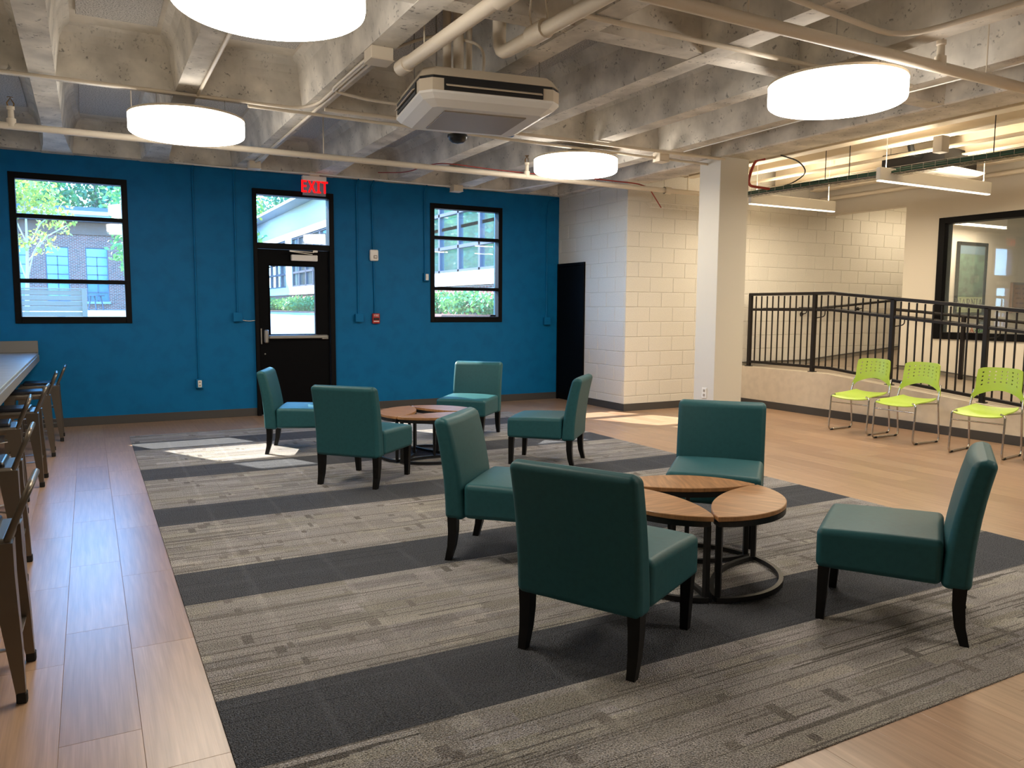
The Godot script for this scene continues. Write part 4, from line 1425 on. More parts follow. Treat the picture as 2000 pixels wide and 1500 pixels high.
func rods(o: Node3D, places: Array, r := 0.005) -> void:
	for p in places:
		var a: Vector3 = p - o.position
		put(MB.new().tube(PackedVector3Array([a, Vector3(a.x, SLAB - o.position.y, a.z)]), r, 6), "hanger_rod", M.pipe_paint, o)

func sprinkler(label: String, at: Vector3, s := 1.0) -> void:
	var o := thing("fire_sprinkler", label, "sprinkler", at, 0.2)
	put(MB.new().lathe(PackedVector2Array([Vector2(0.036 * s, -0.04 * s), Vector2(0.036 * s, 0.03 * s), Vector2(0.024 * s, 0.035 * s), Vector2(0.022 * s, 0.1 * s), Vector2(0.03 * s, 0.105 * s), Vector2(0.03 * s, 0.13 * s), Vector2(0.0, 0.13 * s)]), 14), "fitting", M.pipe_paint, o)
	put(MB.new().tube(PackedVector3Array([Vector3(-0.02 * s, 0.13 * s, 0), Vector3(-0.026 * s, 0.155 * s, 0), Vector3(0, 0.2 * s, 0), Vector3(0.026 * s, 0.155 * s, 0), Vector3(0.02 * s, 0.13 * s, 0)]), 0.0055 * s, 6), "frame_arm", M.brass, o)
	put(MB.new().lathe(PackedVector2Array([Vector2(0.0, 0.2 * s), Vector2(0.024 * s, 0.2 * s), Vector2(0.024 * s, 0.206 * s), Vector2(0, 0.206 * s)]), 12), "deflector", M.brass, o)

func box_thing(called: String, label: String, cat: String, at: Vector3, s: Vector3, m: Material, lid := true) -> Node3D:
	var o := thing(called, label, cat, at)
	put(MB.new().box(Vector3.ZERO, s, 0.004), "body", m, o)
	if lid:
		put(MB.new().box(Vector3(0, -s.y / 2 - 0.002, 0), Vector3(s.x + 0.008, 0.004, s.z + 0.008)), "cover", m, o)
	return o

func build_pipes() -> void:
	var a := pipe("sprinkler_pipe", "beige sprinkler pipe running across the room in front of the blue wall", "pipe", [Vector3(-1.19, 2.88, -7.95), Vector3(8.1, 2.88, -7.95)], 0.03, M.pipe_paint)
	rods(a, [Vector3(0.42, 2.9, -7.95), Vector3(2.15, 2.9, -7.95), Vector3(5.45, 2.9, -7.95), Vector3(6.9, 2.9, -7.95)])
	put(MB.new().lathe(PackedVector2Array([Vector2(0.045, -0.05), Vector2(0.045, 0.05)]), 14, Vector3(7.75, 0, 0), Basis(Vector3.BACK, PI / 2)), "coupling", M.pipe_paint, a)
	sprinkler("brass sprinkler head on the beige pipe at the left edge", Vector3(-0.5, 2.91, -7.95))
	sprinkler("brass sprinkler head on the beige pipe beside the farthest drum light", Vector3(4.5, 2.91, -7.95))
	var b := pipe("sprinkler_pipe", "thick grey-beige pipe crossing the picture's upper right", "pipe", [Vector3(2.2, 2.93, -3.24), Vector3(6.19, 2.93, -3.24)], 0.036, M.pipe_paint)
	rods(b, [Vector3(5.38, 2.95, -3.24), Vector3(3.2, 2.95, -3.24)])
	sprinkler("brass sprinkler head standing on the thick pipe at upper right", Vector3(4.88, 2.966, -3.24), 1.0)
	pipe("conduit", "thin beige conduit along the concrete rib at upper left", "conduit", [Vector3(-1.19, 3.02, -6.72), Vector3(1.62, 3.02, -6.72), Vector3(1.72, 3.02, -6.5), Vector3(1.72, 3.02, -5.16)], 0.013, M.pipe_paint, 0.12)
	pipe("conduit", "thin beige conduit under the joist above the left drum light", "conduit", [Vector3(0.83, 3.025, -6.78), Vector3(0.83, 3.025, -4.3)], 0.013, M.pipe_paint)
	pipe("conduit", "thin beige conduit under the third joist towards the exit sign", "conduit", [Vector3(1.76, 3.025, -5.16), Vector3(1.76, 3.025, -9.4)], 0.013, M.pipe_paint)
	pipe("conduit", "beige conduit bending off the junction box towards the air conditioner", "conduit", [Vector3(1.70, 3.02, -5.2), Vector3(1.70, 3.02, -6.05), Vector3(2.02, 3.0, -6.1), Vector3(2.5, 3.0, -6.1)], 0.012, M.pipe_paint, 0.1)
	pipe("conduit", "long thin conduit crossing below the air conditioner", "conduit", [Vector3(1.2, 2.98, -6.68), Vector3(4.7, 2.98, -6.74), Vector3(6.12, 2.98, -6.74)], 0.013, M.pipe_paint, 0.1)
	pipe("conduit", "long thin conduit just above the lower crossing one", "conduit", [Vector3(1.8, 3.01, -6.6), Vector3(6.19, 3.01, -6.55)], 0.016, M.pipe_paint)
	pipe("conduit", "conduit along the near rib above the thick grey pipe", "conduit", [Vector3(2.45, 3.02, -3.83), Vector3(4.4, 3.02, -3.83), Vector3(5.4, 3.02, -3.8)], 0.016, M.pipe_paint, 0.1)
	pipe("conduit", "conduit bending along a joist at the picture's upper right corner", "conduit", [Vector3(2.6, 3.02, -3.0), Vector3(4.42, 3.02, -3.2), Vector3(4.55, 3.02, -1.5)], 0.016, M.pipe_paint, 0.25)
	pipe("conduit", "thin white wire strung along the ceiling towards the column", "wire", [Vector3(5.4, 2.97, -6.3), Vector3(5.3, 2.95, -4.3), Vector3(5.36, 2.96, -2.4)], 0.005, M.white_plastic, 0.3)
	pipe("conduit", "white conduit running along the top of the blue wall", "conduit", [Vector3(0.95, 3.03, -9.95), Vector3(1.5, 3.03, -10.0), Vector3(2.5, 3.03, -9.9), Vector3(4.4, 3.03, -9.95), Vector3(5.3, 3.03, -9.9), Vector3(5.55, 3.03, -8.6)], 0.011, M.white_plastic, 0.15)
	for j in [[Vector3(1.73, 3.0, -5.02), Vector3(0.15, 0.08, 0.15), "beige junction box at the conduit end left of the air conditioner"], [Vector3(5.45, 2.99, -6.72), Vector3(0.13, 0.1, 0.12), "beige junction box near the farthest drum light"], [Vector3(1.76, 3.0, -9.5), Vector3(0.13, 0.08, 0.13), "white junction box above the blue wall, left of the exit sign"], [Vector3(4.5, 3.0, -9.9), Vector3(0.14, 0.08, 0.14), "white junction box above the right window"]]:
		box_thing("junction_box", j[2], "junction box", j[0], j[1], M.pipe_paint)
	# insulated pipes above the air conditioner
	var p1 := pipe("insulated_pipe", "insulated beige pipe ending left above the air conditioner", "pipe", [Vector3(1.865, 2.93, -4.92), Vector3(1.99, 2.98, -2.2)], 0.042, M.pipe_paint)
	put(MB.new().tube(PackedVector3Array([Vector3(0, 0, -0.06), Vector3(0.005, 0.001, 0.06)]), 0.05, 14).tube(PackedVector3Array([Vector3(0.058, 0.022, 1.22), Vector3(0.07, 0.027, 1.42)]), 0.058, 14), "coupling", M.pipe_paint, p1)
	rods(p1, [p1.position + Vector3(0.02, 0.0, 0.3)])
	var p2 := pipe("insulated_pipe", "insulated beige pipe turning up into the ceiling behind the air conditioner", "pipe", [Vector3(2.30, 3.38, -4.42), Vector3(2.30, 2.93, -4.42), Vector3(2.47, 2.98, -2.2)], 0.042, M.pipe_paint, 0.09)
	put(MB.new().tube(PackedVector3Array([Vector3(0.026, -0.438, 0.35), Vector3(0.036, -0.434, 0.5)]), 0.056, 14), "coupling", M.pipe_paint, p2)
	put(MB.new().tube(bent([Vector3(0.03, 0.02, 0.42), Vector3(-0.03, -0.36, 0.42), Vector3(0.03, -0.5, 0.42), Vector3(0.1, -0.36, 0.42), Vector3(0.03, 0.02, 0.42)], 0.06, 4), 0.006, 6), "strap", M.pipe_paint, p2)
	# black dome camera under the crossing conduit
	var d := thing("dome_camera", "black dome camera hanging below the air conditioner", "camera", Vector3(2.93, 2.86, -6.42))
	put(MB.new().lathe(PackedVector2Array([Vector2(0.0, -0.045), Vector2(0.05, -0.035), Vector2(0.078, -0.012), Vector2(0.085, 0.01)]), 24), "dome", M.pad_black, d)
	put(MB.new().lathe(PackedVector2Array([Vector2(0.085, 0.01), Vector2(0.09, 0.012), Vector2(0.09, 0.03), Vector2(0.0, 0.03)]), 24).tube(PackedVector3Array([Vector3(0, 0.03, 0), Vector3(0, SLAB - 2.86, 0)]), 0.012, 8), "mount", M.black_metal, d)
	# red fire cable looping along the sprinkler pipe
	pipe("cable", "loose red cable sagging under the joists before the blue wall", "cable", [Vector3(3.2, 3.02, -9.35), Vector3(3.4, 2.97, -8.9), Vector3(3.46, 2.99, -8.4), Vector3(3.5, 2.95, -7.99), Vector3(4.1, 2.93, -7.99), Vector3(5.2, 2.93, -7.99)], 0.006, M.red_cable, 0.2)
	pipe("cable", "red cable hanging from the sprinkler pipe before the cream block wall", "cable", [Vector3(5.3, 2.93, -7.93), Vector3(6.1, 2.93, -7.95), Vector3(6.3, 2.9, -7.99), Vector3(6.75, 2.72, -8.3)], 0.008, M.red_cable, 0.1)
	# wire tray with data cables over the ramp
	var t := thing("cable_tray", "wire mesh cable tray with black and green cables over the ramp", "cable tray", Vector3(7.3, 2.78, 0))
	var wire := MB.new()
	for x in [-0.1, -0.05, 0.0, 0.05, 0.1]:
		wire.tube(PackedVector3Array([Vector3(x, 0, -7.45), Vector3(x + 0.12, 0.0, -5.6), Vector3(x + 0.3, 0.0, -2.6)]), 0.0025, 4)
	for s in [-1.0, 1.0]:
		wire.tube(PackedVector3Array([Vector3(s * 0.1, 0.06, -7.45), Vector3(s * 0.1 + 0.12, 0.06, -5.6), Vector3(s * 0.1 + 0.3, 0.06, -2.6)]), 0.0025, 4)
	var z := -7.4
	while z < -2.6:
		var x := (z + 7.45) / 1.85 * 0.12 if z < -5.6 else 0.12 + (z + 5.6) / 3.0 * 0.18
		wire.tube(PackedVector3Array([Vector3(x - 0.1, 0.06, z), Vector3(x - 0.1, 0, z), Vector3(x + 0.1, 0, z), Vector3(x + 0.1, 0.06, z)]), 0.0025, 4)
		z += 0.12
	put(wire, "wire_basket", M.steel, t)
	for k in [[-0.05, 0.02, 0.018, "black_cable"], [-0.01, 0.022, 0.02, "black_cable"], [0.035, 0.02, 0.018, "green_cable"], [0.0, 0.05, 0.016, "green_cable"], [-0.08, 0.016, 0.012, "green_cable"]]:
		put(MB.new().tube(PackedVector3Array([Vector3(k[0], k[1], -7.5), Vector3(k[0] + 0.06, k[1] + 0.004, -6.5), Vector3(k[0] + 0.12, k[1], -5.6), Vector3(k[0] + 0.21, k[1] + 0.004, -4.1), Vector3(k[0] + 0.3, k[1], -2.6)]), k[2], 6), "cable_bundle", M[k[3]], t)
	for q in [[0.08, -6.2], [0.1, -5.9], [0.2, -4.4]]:
		put(MB.new().tube(PackedVector3Array([Vector3(q[0], 0.0, q[1]), Vector3(q[0], SLAB - 2.78, q[1])]), 0.005, 5), "hanger_rod", M.black_metal, t)
	pipe("flexible_conduit", "red flexible conduit looping from the beam down to the cable tray", "conduit", [Vector3(7.0, 3.12, -6.75), Vector3(6.86, 3.1, -6.75), Vector3(6.83, 2.95, -6.8), Vector3(6.9, 2.83, -6.9), Vector3(7.25, 2.82, -6.9)], 0.016, M.red_cable, 0.12)
	pipe("cable", "black cable loop hanging next to the column top", "cable", [Vector3(7.1, 3.15, -6.6), Vector3(7.35, 3.1, -6.55), Vector3(7.5, 2.98, -6.55), Vector3(7.4, 2.86, -6.7), Vector3(7.3, 2.82, -7.0)], 0.008, M.black_cable, 0.15)
	pipe("cable", "second red cable running from the column to the cable tray", "cable", [Vector3(6.66, 3.0, -6.7), Vector3(6.8, 2.9, -6.8), Vector3(7.2, 2.81, -7.2), Vector3(7.28, 2.8, -7.4)], 0.009, M.red_cable, 0.12)
	pipe("conduit", "beige pipe along the ceiling over the ramp, highest one", "conduit", [Vector3(6.95, 3.28, -8.4), Vector3(6.95, 3.28, -1.0)], 0.025, M.pipe_paint)
	pipe("conduit", "beige pipe over the ramp beside the flat air conditioner", "conduit", [Vector3(8.05, 3.1, -8.35), Vector3(8.05, 3.1, -5.8), Vector3(8.15, 3.1, -1.0)], 0.02, M.pipe_paint, 0.1)
	pipe("conduit", "pale pipe with fittings above the opening to the upper ramp", "conduit", [Vector3(9.9, 3.05, -8.38), Vector3(9.9, 3.05, -2.0)], 0.03, M.pipe_paint)
	box_thing("junction_box", "grey electrical box above the cable tray", "junction box", Vector3(7.62, 3.04, -5.0), Vector3(0.12, 0.16, 0.1), M.grey_plastic, false)
	var tr := thing("cable_tray", "empty white wire tray on the block wall left of the column", "cable tray", Vector3(6.95, 2.72, -8.36))
	var wb := MB.new()
	for k in [[0.0, 0.0], [0.0, 0.06], [0.05, 0.0], [0.05, 0.06]]:
		wb.tube(PackedVector3Array([Vector3(-0.35, k[1], k[0]), Vector3(0.9, k[1], k[0])]), 0.0025, 4)
	for i in 13:
		wb.tube(PackedVector3Array([Vector3(-0.35 + 0.1 * i, 0.06, -0.068), Vector3(-0.35 + 0.1 * i, 0, 0), Vector3(-0.35 + 0.1 * i, 0, 0.05), Vector3(-0.35 + 0.1 * i, 0.06, 0.05)]), 0.0025, 4)
	put(wb, "wire_basket", M.white_plastic, tr)


# ---------------------------------------------------------------- devices on the walls
func wall_conduit(label: String, pts: Array, m: Material) -> void:
	pipe("conduit", label, "conduit", pts, 0.011, m, 0.06)

func build_wall_devices() -> void:
	var z := WZ + 0.012
	var B: Material = M.blue_paint
	wall_conduit("blue painted conduit down to the low outlet left of the door", [Vector3(1.16, 3.03, z + 0.1), Vector3(1.16, 2.98, z), Vector3(1.16, 0.48, z)], B)
	wall_conduit("blue painted conduit down to the blank box left of the door", [Vector3(1.63, 3.03, z + 0.12), Vector3(1.63, 2.98, z), Vector3(1.63, 1.3, z)], B)
	wall_conduit("blue painted conduit right beside the door frame", [Vector3(3.165, 3.03, z + 0.1), Vector3(3.165, 2.98, z), Vector3(3.17, 1.29, z)], B)
	wall_conduit("blue painted conduit through the white strobe to the red pull station", [Vector3(3.37, 3.03, z + 0.1), Vector3(3.37, 2.98, z), Vector3(3.40, 1.29, z)], B)
	wall_conduit("blue painted conduit to the switch left of the right window", [Vector3(4.12, 3.03, z + 0.1), Vector3(4.12, 2.98, z), Vector3(4.125, 1.84, z)], B)
	wall_conduit("blue painted conduit curving down from the corner to a box", [Vector3(6.28, 3.0, z + 0.02), Vector3(6.12, 2.97, z), Vector3(6.09, 2.75, z), Vector3(6.09, 1.24, z)], B)
	for q in [[Vector3(1.63, 1.248, WZ + 0.025), "blue blank box on the wall left of the door"], [Vector3(3.175, 1.238, WZ + 0.025), "blue blank box on the wall right of the door"], [Vector3(6.09, 1.187, WZ + 0.025), "blue blank box near the black door"]]:
		var o := thing("wall_box", q[1], "electrical box", q[0])
		put(MB.new().box(Vector3.ZERO, Vector3(0.105, 0.105, 0.05), 0.006), "body", B, o)
		put(MB.new().box(Vector3(0, 0, 0.027), Vector3(0.11, 0.11, 0.004), 0.002), "cover", B, o)
	pipe("cable", "short white cable from the blank box to the door frame", "cable", [Vector3(1.685, 1.21, z), Vector3(1.76, 1.195, z + 0.01), Vector3(1.845, 1.205, z)], 0.004, M.white_plastic, 0.05)
	# outlet and switch
	for q in [["wall_outlet", "white outlet in a blue box low on the blue wall", Vector3(1.165, 0.437, WZ + 0.025), false], ["light_switch", "white switch in a blue box left of the right window", Vector3(4.142, 1.797, WZ + 0.025), true]]:
		var o := thing(q[0], q[1], "switch" if q[3] else "outlet", q[2])
		put(MB.new().box(Vector3.ZERO, Vector3(0.085, 0.115, 0.05), 0.006), "box", B, o)
		put(MB.new().box(Vector3(0, 0, 0.027), Vector3(0.042, 0.085, 0.006), 0.002), "plate", M.white_plastic, o)
		if q[3]:
			put(MB.new().box(Vector3(0, 0, 0.033), Vector3(0.02, 0.045, 0.008), 0.002), "rocker", M.white_ink, o)
		else:
			for y in [-0.02, 0.02]:
				put(MB.new().box(Vector3(0, y, 0.0305), Vector3(0.022, 0.02, 0.003), 0.001), "socket", M.grey_plastic, o)
	var co := thing("wall_outlet", "white outlet low on the white column", "outlet", Vector3(6.126, 0.43, -6.685))
	put(MB.new().box(Vector3(-0.002, 0, 0), Vector3(0.008, 0.12, 0.075), 0.002), "plate", M.white_plastic, co)
	for y in [-0.025, 0.025]:
		put(MB.new().box(Vector3(-0.007, y, 0), Vector3(0.003, 0.03, 0.034), 0.001), "socket", M.grey_plastic, co)
	# strobe
	var s := thing("alarm_strobe", "white fire alarm strobe on the blue wall", "alarm", Vector3(3.392, 2.068, WZ + 0.02))
	put(MB.new().soft(Vector3(0, 0, 0), Vector3(0.118, 0.15, 0.05), 0.02, 2, func(p: Vector3) -> Vector3: return p), "body", M.white_plastic, s)
	put(MB.new().box(Vector3(0.012, -0.022, 0.027), Vector3(0.05, 0.045, 0.012), 0.004), "lens", M.grey_plastic, s)
	put(MB.new().box(Vector3(0.012, -0.022, 0.034), Vector3(0.03, 0.018, 0.006), 0.002), "lamp", M.white_ink, s)
	# pull station
	var p := thing("fire_alarm_station", "red fire alarm pull station on the blue wall", "fire alarm", Vector3(3.41, 1.227, WZ + 0.02))
	put(MB.new().box(Vector3.ZERO, Vector3(0.1, 0.135, 0.04), 0.006), "body", M.red_plastic, p)
	put(MB.new().box(Vector3(0, -0.005, 0.024), Vector3(0.075, 0.028, 0.016), 0.003), "handle", M.dark_slot, p)
	put(MB.new().box(Vector3(0, -0.038, 0.0205), Vector3(0.075, 0.012, 0.002)), "stripe", M.white_ink, p)
	letters("FIRE", 0.03, M.white_ink, p, Vector3(0, 0.04, 0.0212), 0.0, 0.9)
	# exit sign hung from the ceiling
	var e := thing("exit_sign", "clear exit sign with red letters hanging over the door", "exit sign", Vector3(2.56, 2.86, -9.93))
	put(MB.new().box(Vector3(0, 0.115, 0), Vector3(0.30, 0.055, 0.06), 0.006), "housing", M.white_plastic, e)
	put(MB.new().box(Vector3(0, 0.17, 0), Vector3(0.12, 0.06, 0.06), 0.004), "canopy", M.pipe_paint, e)
	put(MB.new().box(Vector3(0, 0.0, 0), Vector3(0.29, 0.19, 0.006), 0.002), "panel", M.acrylic, e)
	letters("EXIT", 0.155, M.glow_exit, e, Vector3(0, 0.01, 0.006), 0.0, 0.8, "sign_letters")
	var l := OmniLight3D.new()
	l.name = "sign_light"
	l.light_color = Color(1.0, 0.15, 0.12)
	l.light_energy = 0.002
	l.light_size = 0.05
	l.shadow_enabled = true
	e.add_child(l)
	l.position = Vector3(0, 0, 0.06)


# ---------------------------------------------------------------- outside
func leaf_mesh() -> ArrayMesh:
	if not cache.has("leaf"):
		var b := MB.new()
		b.flat(Vector3(0, 0, 0), Vector3(0.32, 0.06, 0.5), Vector3(0, 0, 1), Vector3.UP)
		b.flat(Vector3(0, 0, 0), Vector3(-0.32, 0.06, 0.5), Vector3(0, 0, 1), Vector3.UP)
		cache["leaf"] = b.mesh()
	return cache["leaf"]

func foliage(parent: Node3D, blobs: Array, count: int, size: float, m: Material) -> void:
	var mm := MultiMesh.new()
	mm.transform_format = MultiMesh.TRANSFORM_3D
	mm.mesh = leaf_mesh()
	mm.instance_count = count
	var tot := 0.0
	for b in blobs:
		tot += b[1] * b[1] * b[1]
	var i := 0
	while i < count:
		var pick := rng.randf() * tot
		var b: Array = blobs[0]
		for q in blobs:
			pick -= q[1] * q[1] * q[1]
			if pick <= 0.0:
				b = q
				break
		var d: Vector3 = Vector3(rng.randfn(), rng.randfn(), rng.randfn()).normalized() * pow(rng.randf(), 0.4) * b[1]
		d.y *= b[2] if b.size() > 2 else 0.8
		var bs := Basis.from_euler(Vector3(rng.randf_range(-1.2, 1.2), rng.randf() * TAU, rng.randf_range(-1.2, 1.2))).scaled(Vector3.ONE * size * rng.randf_range(0.7, 1.3))
		mm.set_instance_transform(i, Transform3D(bs, b[0] + d))
		i += 1
	var o := MultiMeshInstance3D.new()
	o.multimesh = mm
	o.material_override = m
	o.name = "foliage"
	o.set_meta("kind", "stuff")
	parent.add_child(o, true)

func tree(called: String, label: String, at: Vector3, h: float, tr: float, blobs: Array, count: int, size: float, leaf: Material, bark: Material) -> void:
	var o := thing(called, label, "tree", at)
	var b := MB.new()
	var secs := []
	for k in 6:
		var t := k / 5.0
		var c := Vector3(0.06 * h * sin(t * 2.0) * 0.4, t * h * 0.8, 0.02 * h * t)
		var r := tr * (1.0 - 0.75 * t)
		var s := PackedVector3Array()
		for q in 7:
			s.append(c + Vector3(cos(TAU * q / 7.0), 0, sin(TAU * q / 7.0)) * r)
		secs.append(s)
	b.loft(secs)
	for q in blobs:
		var t0 := clampf(q[0].y / h - 0.25, 0.15, 0.75)
		var s := Vector3(0.06 * h * sin(t0 / 0.8 * 2.0) * 0.4, t0 * h, 0)
		b.tube(PackedVector3Array([s, s.lerp(q[0], 0.5) + Vector3(0, 0.05 * h, 0), q[0]]), tr * 0.3, 5)
	put(b, "trunk", bark, o)
	foliage(o, blobs, count, size, leaf)

func build_outside() -> void:
	# rising ground
	var g := MB.new()
	var pr := [[-10.39, -0.04], [-12.0, 0.0], [-15.0, 0.45], [-18.5, 1.1], [-24.0, 1.18], [-120.0, 1.2]]
	for i in pr.size() - 1:
		g.quad(Vector3(-60, pr[i][1], pr[i][0]), Vector3(60, pr[i][1], pr[i][0]), Vector3(60, pr[i + 1][1], pr[i + 1][0]), Vector3(-60, pr[i + 1][1], pr[i + 1][0]), Vector3.UP)
	g.quad(Vector3(-60, -1.5, -10.39), Vector3(60, -1.5, -10.39), Vector3(60, -1.5, -120), Vector3(-60, -1.5, -120), Vector3.DOWN)
	var gr := put(g, "ground", M.pavement)
	gr.set_meta("kind", "structure")
	gr.set_meta("label", "pale paved ground rising outside the windows")
	# brick building across the yard
	var b := thing("brick_building", "red brick building with teal windows seen through the left window", "building", Vector3(-1.0, 1.15, -46.0))
	var holes := []
	for x in [-13.06, -10.3, -7.54, -4.78, -2.02, -0.24, 1.53, 3.31]:
		holes.append([x - 0.51, x + 0.51, 0.45, 3.22])
	put(holed(MB.new(), -16.0, 8.0, -0.3, 3.86, 0.0, -0.5, holes), "wall", M.brick, b)
	put(MB.new().box(Vector3(-4.0, 4.18, -0.1), Vector3(24.0, 0.64, 0.4)), "band", M.far_brown, b)
	put(MB.new().box(Vector3(-4.0, 4.64, 0.25), Vector3(24.6, 0.28, 1.1)), "soffit", M.far_grey, b)
	put(MB.new().box(Vector3(-4.0, 4.88, 0.3), Vector3(24.6, 0.2, 1.1)), "coping", M.far_coping, b)
	put(MB.new().box(Vector3(-4.0, 5.09, 0.0), Vector3(24.4, 0.22, 1.1)), "fascia", M.far_dark, b)
	put(MB.new().box(Vector3(-4.0, 2.2, -4.0), Vector3(24.0, 5.6, 6.0)), "core", M.far_dark, b)
	for h in holes:
		var w := Node3D.new()
		w.name = "window"
		b.add_child(w, true)
		w.position = Vector3((h[0] + h[1]) / 2, (h[2] + h[3]) / 2, -0.1)
		put(MB.new().box(Vector3.ZERO, Vector3(1.0, 2.75, 0.02)), "pane", M.far_pane, w)
		var mu := MB.new()
		for y in [-1.35, -0.9, -0.45, 0.0, 0.45, 0.9, 1.35]:
			mu.box(Vector3(0, y, 0.03), Vector3(1.02, 0.05, 0.05))
		mu.box(Vector3(0, -0.22, 0.03), Vector3(0.05, 2.3, 0.05)); mu.box(Vector3(-0.49, 0, 0.03), Vector3(0.05, 2.77, 0.06)); mu.box(Vector3(0.49, 0, 0.03), Vector3(0.05, 2.77, 0.06))
		put(mu, "muntin", M.far_dark, w)
		put(MB.new().box(Vector3(0, -1.44, 0.12), Vector3(1.12, 0.12, 0.2)), "sill", M.far_grey, w)
	# slatted fence
	var f := thing("slat_fence", "beige horizontal slat fence low in the left window", "fence", Vector3(-1.0, 1.13, -20.0))
	for i in 5:
		put(MB.new().box(Vector3(-0.6, 0.06 + i * 0.118, 0), Vector3(3.2, 0.1, 0.025), 0.004), "slat", M.fence_board, f)
	for x in [-2.1, -0.6, 0.95]:
		put(MB.new().box(Vector3(x, 0.3, 0.04 if x > 0.5 else -0.05), Vector3(0.1, 0.62, 0.07), 0.004), "post", M.fence_board, f)
	put(MB.new().box(Vector3(-0.6, 0.615, 0), Vector3(3.24, 0.03, 0.08), 0.004), "cap_rail", M.fence_board, f)
	# a dark cafe table in front of the brick
	var t := thing("cafe_table", "dark outdoor cafe table before the brick wall", "table", Vector3(0.35, 1.2, -40.0))
	put(MB.new().lathe(PackedVector2Array([Vector2(0, 0.62), Vector2(0.35, 0.62), Vector2(0.35, 0.66), Vector2(0, 0.66)]), 16), "top", M.far_dark, t)
	put(MB.new().tube(PackedVector3Array([Vector3(0.0, 0, 0.2), Vector3(-0.05, 0.62, 0)]), 0.03, 6).tube(PackedVector3Array([Vector3(-0.3, 0, 0), Vector3(-0.2, 0.62, 0)]), 0.03, 6).tube(PackedVector3Array([Vector3(0.3, 0, 0), Vector3(0.2, 0.62, 0)]), 0.03, 6), "legs", M.far_dark, t)
	# pale glazed wing on the right
	var v := thing("glazed_wing", "sunlit white building wing with grey framed windows behind the door", "building", Vector3(9.0, 1.15, -10.6))
	var wh := []
	for k in 5:
		var z1 := -6.55 - 7.9 * k
		wh.append([z1 - 6.6, z1, 1.22, 3.62])
	put(holed(MB.new(), -46.0, -2.0, 0.88, 5.0, 0.0, 0.5, wh, false), "wall", M.far_white, v)
	put(MB.new().box(Vector3(0.2, 0.27, -24.0), Vector3(0.44, 1.2, 44.0)), "brick_base", M.brick, v)
	put(MB.new().box(Vector3(-0.03, 0.87, -24.0), Vector3(0.12, 0.06, 44.0)), "ledge", M.far_white, v)
	put(MB.new().box(Vector3(-0.25, 5.06, -24.0), Vector3(1.0, 0.14, 44.4)), "eave", M.far_grey, v)
	put(MB.new().loft([PackedVector3Array([Vector3(-0.7, 5.13, -46.2), Vector3(8, 5.13, -46.2), Vector3(8, 7.4, -46.2)]), PackedVector3Array([Vector3(-0.7, 5.13, -1.8), Vector3(8, 5.13, -1.8), Vector3(8, 7.4, -1.8)])]), "roof", M.far_grey, v)
	for h in wh:
		var w := Node3D.new()
		w.name = "window"
		v.add_child(w, true)
		w.position = Vector3(0.12, (h[2] + h[3]) / 2, (h[0] + h[1]) / 2)
		for k in 5:
			for r in 2:
				put(MB.new().box(Vector3(0, [-0.55, 0.6][r], -2.64 + 1.32 * k), Vector3(0.02, [1.28, 1.2][r], 1.3)), "pane", M.wing_pane, w)
		var mu := MB.new()
		for k in 6:
			mu.box(Vector3(-0.03, 0, -3.3 + 1.32 * k), Vector3(0.1, 2.4, 0.11))
		for y in [-1.17, -0.5, 0.45, 1.17]:
			mu.box(Vector3(-0.03, y, 0), Vector3(0.1, 0.09, 6.6))
		put(mu, "muntin", M.wing_frame, w)
	# mulch bed and shrubs at its foot
	var mu2 := put(MB.new().box(Vector3(7.9, 1.16, -30.2), Vector3(2.0, 0.12, 28.4), 0.03), "mulch_bed", M.mulch)
	tag(mu2, "red-brown mulch bed at the foot of the white wing", "mulch bed")
	for k in 13:
		var o := thing("shrub", "small leafy green shrub in the mulch bed, number %s from the near end" % ["one", "two", "three", "four", "five", "six", "seven", "eight", "nine", "ten", "eleven", "twelve", "thirteen"][k], "shrub", Vector3(8.3 + 0.2 * sin(k * 2.3), 1.225, -17.4 - 2.25 * k), 0.0, "shrubs along the white wing")
		put(MB.new().tube(PackedVector3Array([Vector3(0, 0, 0), Vector3(0.04, 0.3, 0.02)]), 0.04, 5).tube(PackedVector3Array([Vector3(0, 0.05, 0), Vector3(-0.2, 0.35, 0.15)]), 0.02, 5), "stem", M.bark, o)
		foliage(o, [[Vector3(0, 0.3, 0), 0.55, 0.55], [Vector3(0.1, 0.25, 0.7), 0.5, 0.55], [Vector3(-0.05, 0.28, -0.7), 0.5, 0.6]], 900, 0.13, M.leaf_green)
	# trees
	tree("young_tree", "young tree with yellow-green leaves in the left window", Vector3(-1.28, 1.14, -22.0), 3.6, 0.055, [[Vector3(0.1, 3.0, 0), 0.75], [Vector3(-0.4, 2.6, 0.1), 0.6], [Vector3(0.65, 2.45, 0), 0.5], [Vector3(0.35, 1.75, 0.1), 0.42], [Vector3(-0.3, 1.7, 0.2), 0.4], [Vector3(0.9, 2.15, 0.1), 0.3]], 1500, 0.12, M.leaf_yellow, M.pale_bark)
	tree("young_tree", "yellow-green branch tips at the left window's right side", Vector3(1.75, 1.14, -24.5), 3.0, 0.05, [[Vector3(-0.45, 2.1, 0), 0.4], [Vector3(0.2, 2.4, 0), 0.6], [Vector3(-0.3, 1.5, 0), 0.35]], 700, 0.12, M.leaf_yellow, M.pale_bark)
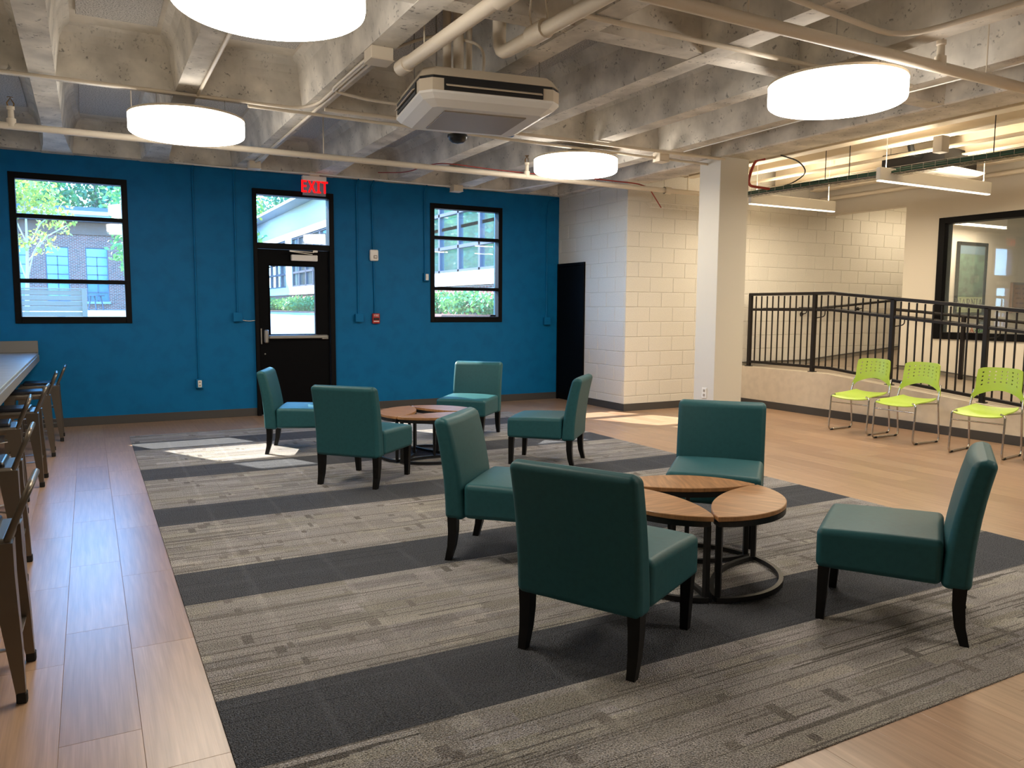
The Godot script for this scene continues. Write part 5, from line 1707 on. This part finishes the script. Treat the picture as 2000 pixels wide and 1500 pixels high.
	var far := [[-9.0, -62.0, 12.0], [-4.0, -58.0, 11.0], [0.5, -60.0, 11.5], [4.5, -57.0, 10.0], [-14.0, -60.0, 12.0], [9.0, -66.0, 12.5], [16.0, -70.0, 13.0], [24.0, -66.0, 13.0], [32.0, -64.0, 13.0]]
	var fw := ["leftmost but one", "left of the middle", "in the middle", "right of the middle", "leftmost", "beyond the wing's end", "farther right", "second from the right", "rightmost"]
	for i in far.size():
		var p: Array = far[i]
		tree("broadleaf_tree", "tall green tree beyond the brick building, %s" % fw[i], Vector3(p[0], 1.2, p[1]), p[2], 0.3, [[Vector3(0, p[2] * 0.62, 0), p[2] * 0.3], [Vector3(-1.8, p[2] * 0.5, 0.5), p[2] * 0.24], [Vector3(1.9, p[2] * 0.52, 0.3), p[2] * 0.24], [Vector3(0.3, p[2] * 0.8, 0), p[2] * 0.2]], 2600, 0.42, M.leaf_green if i % 2 else M.leaf_deep, M.bark)
	# trees that the wing's panes mirror
	var near := [[3.6, -29.0, 7.5], [5.2, -37.0, 8.0], [2.6, -36.0, 8.0]]
	for i in 3:
		var p: Array = near[i]
		tree("broadleaf_tree", "leafy green tree in the yard mirrored in the wing's windows, %s" % ["nearest", "farthest", "leftmost"][i], Vector3(p[0], 1.2, p[1]), p[2], 0.16, [[Vector3(0, p[2] * 0.6, 0), 1.9, 1.0], [Vector3(0.3, p[2] * 0.3, 1.0), 1.5, 1.0], [Vector3(-0.3, p[2] * 0.35, -1.0), 1.5, 1.0]], 3200, 0.26, M.leaf_green if i != 1 else M.leaf_yellow, M.bark)
	tree("pine_tree", "dark pine with bare limbs above the wing roof in the door transom", Vector3(9.8, 1.2, -58.0), 11.5, 0.28, [[Vector3(-0.9, 8.6, 0), 0.8, 0.5], [Vector3(1.3, 9.2, 0), 1.0, 0.6], [Vector3(0.3, 10.4, 0), 1.2, 0.7], [Vector3(-1.8, 9.6, 0), 0.7, 0.4], [Vector3(-1.5, 7.6, 0), 0.5, 0.4]], 1500, 0.3, M.leaf_pine, M.far_dark)
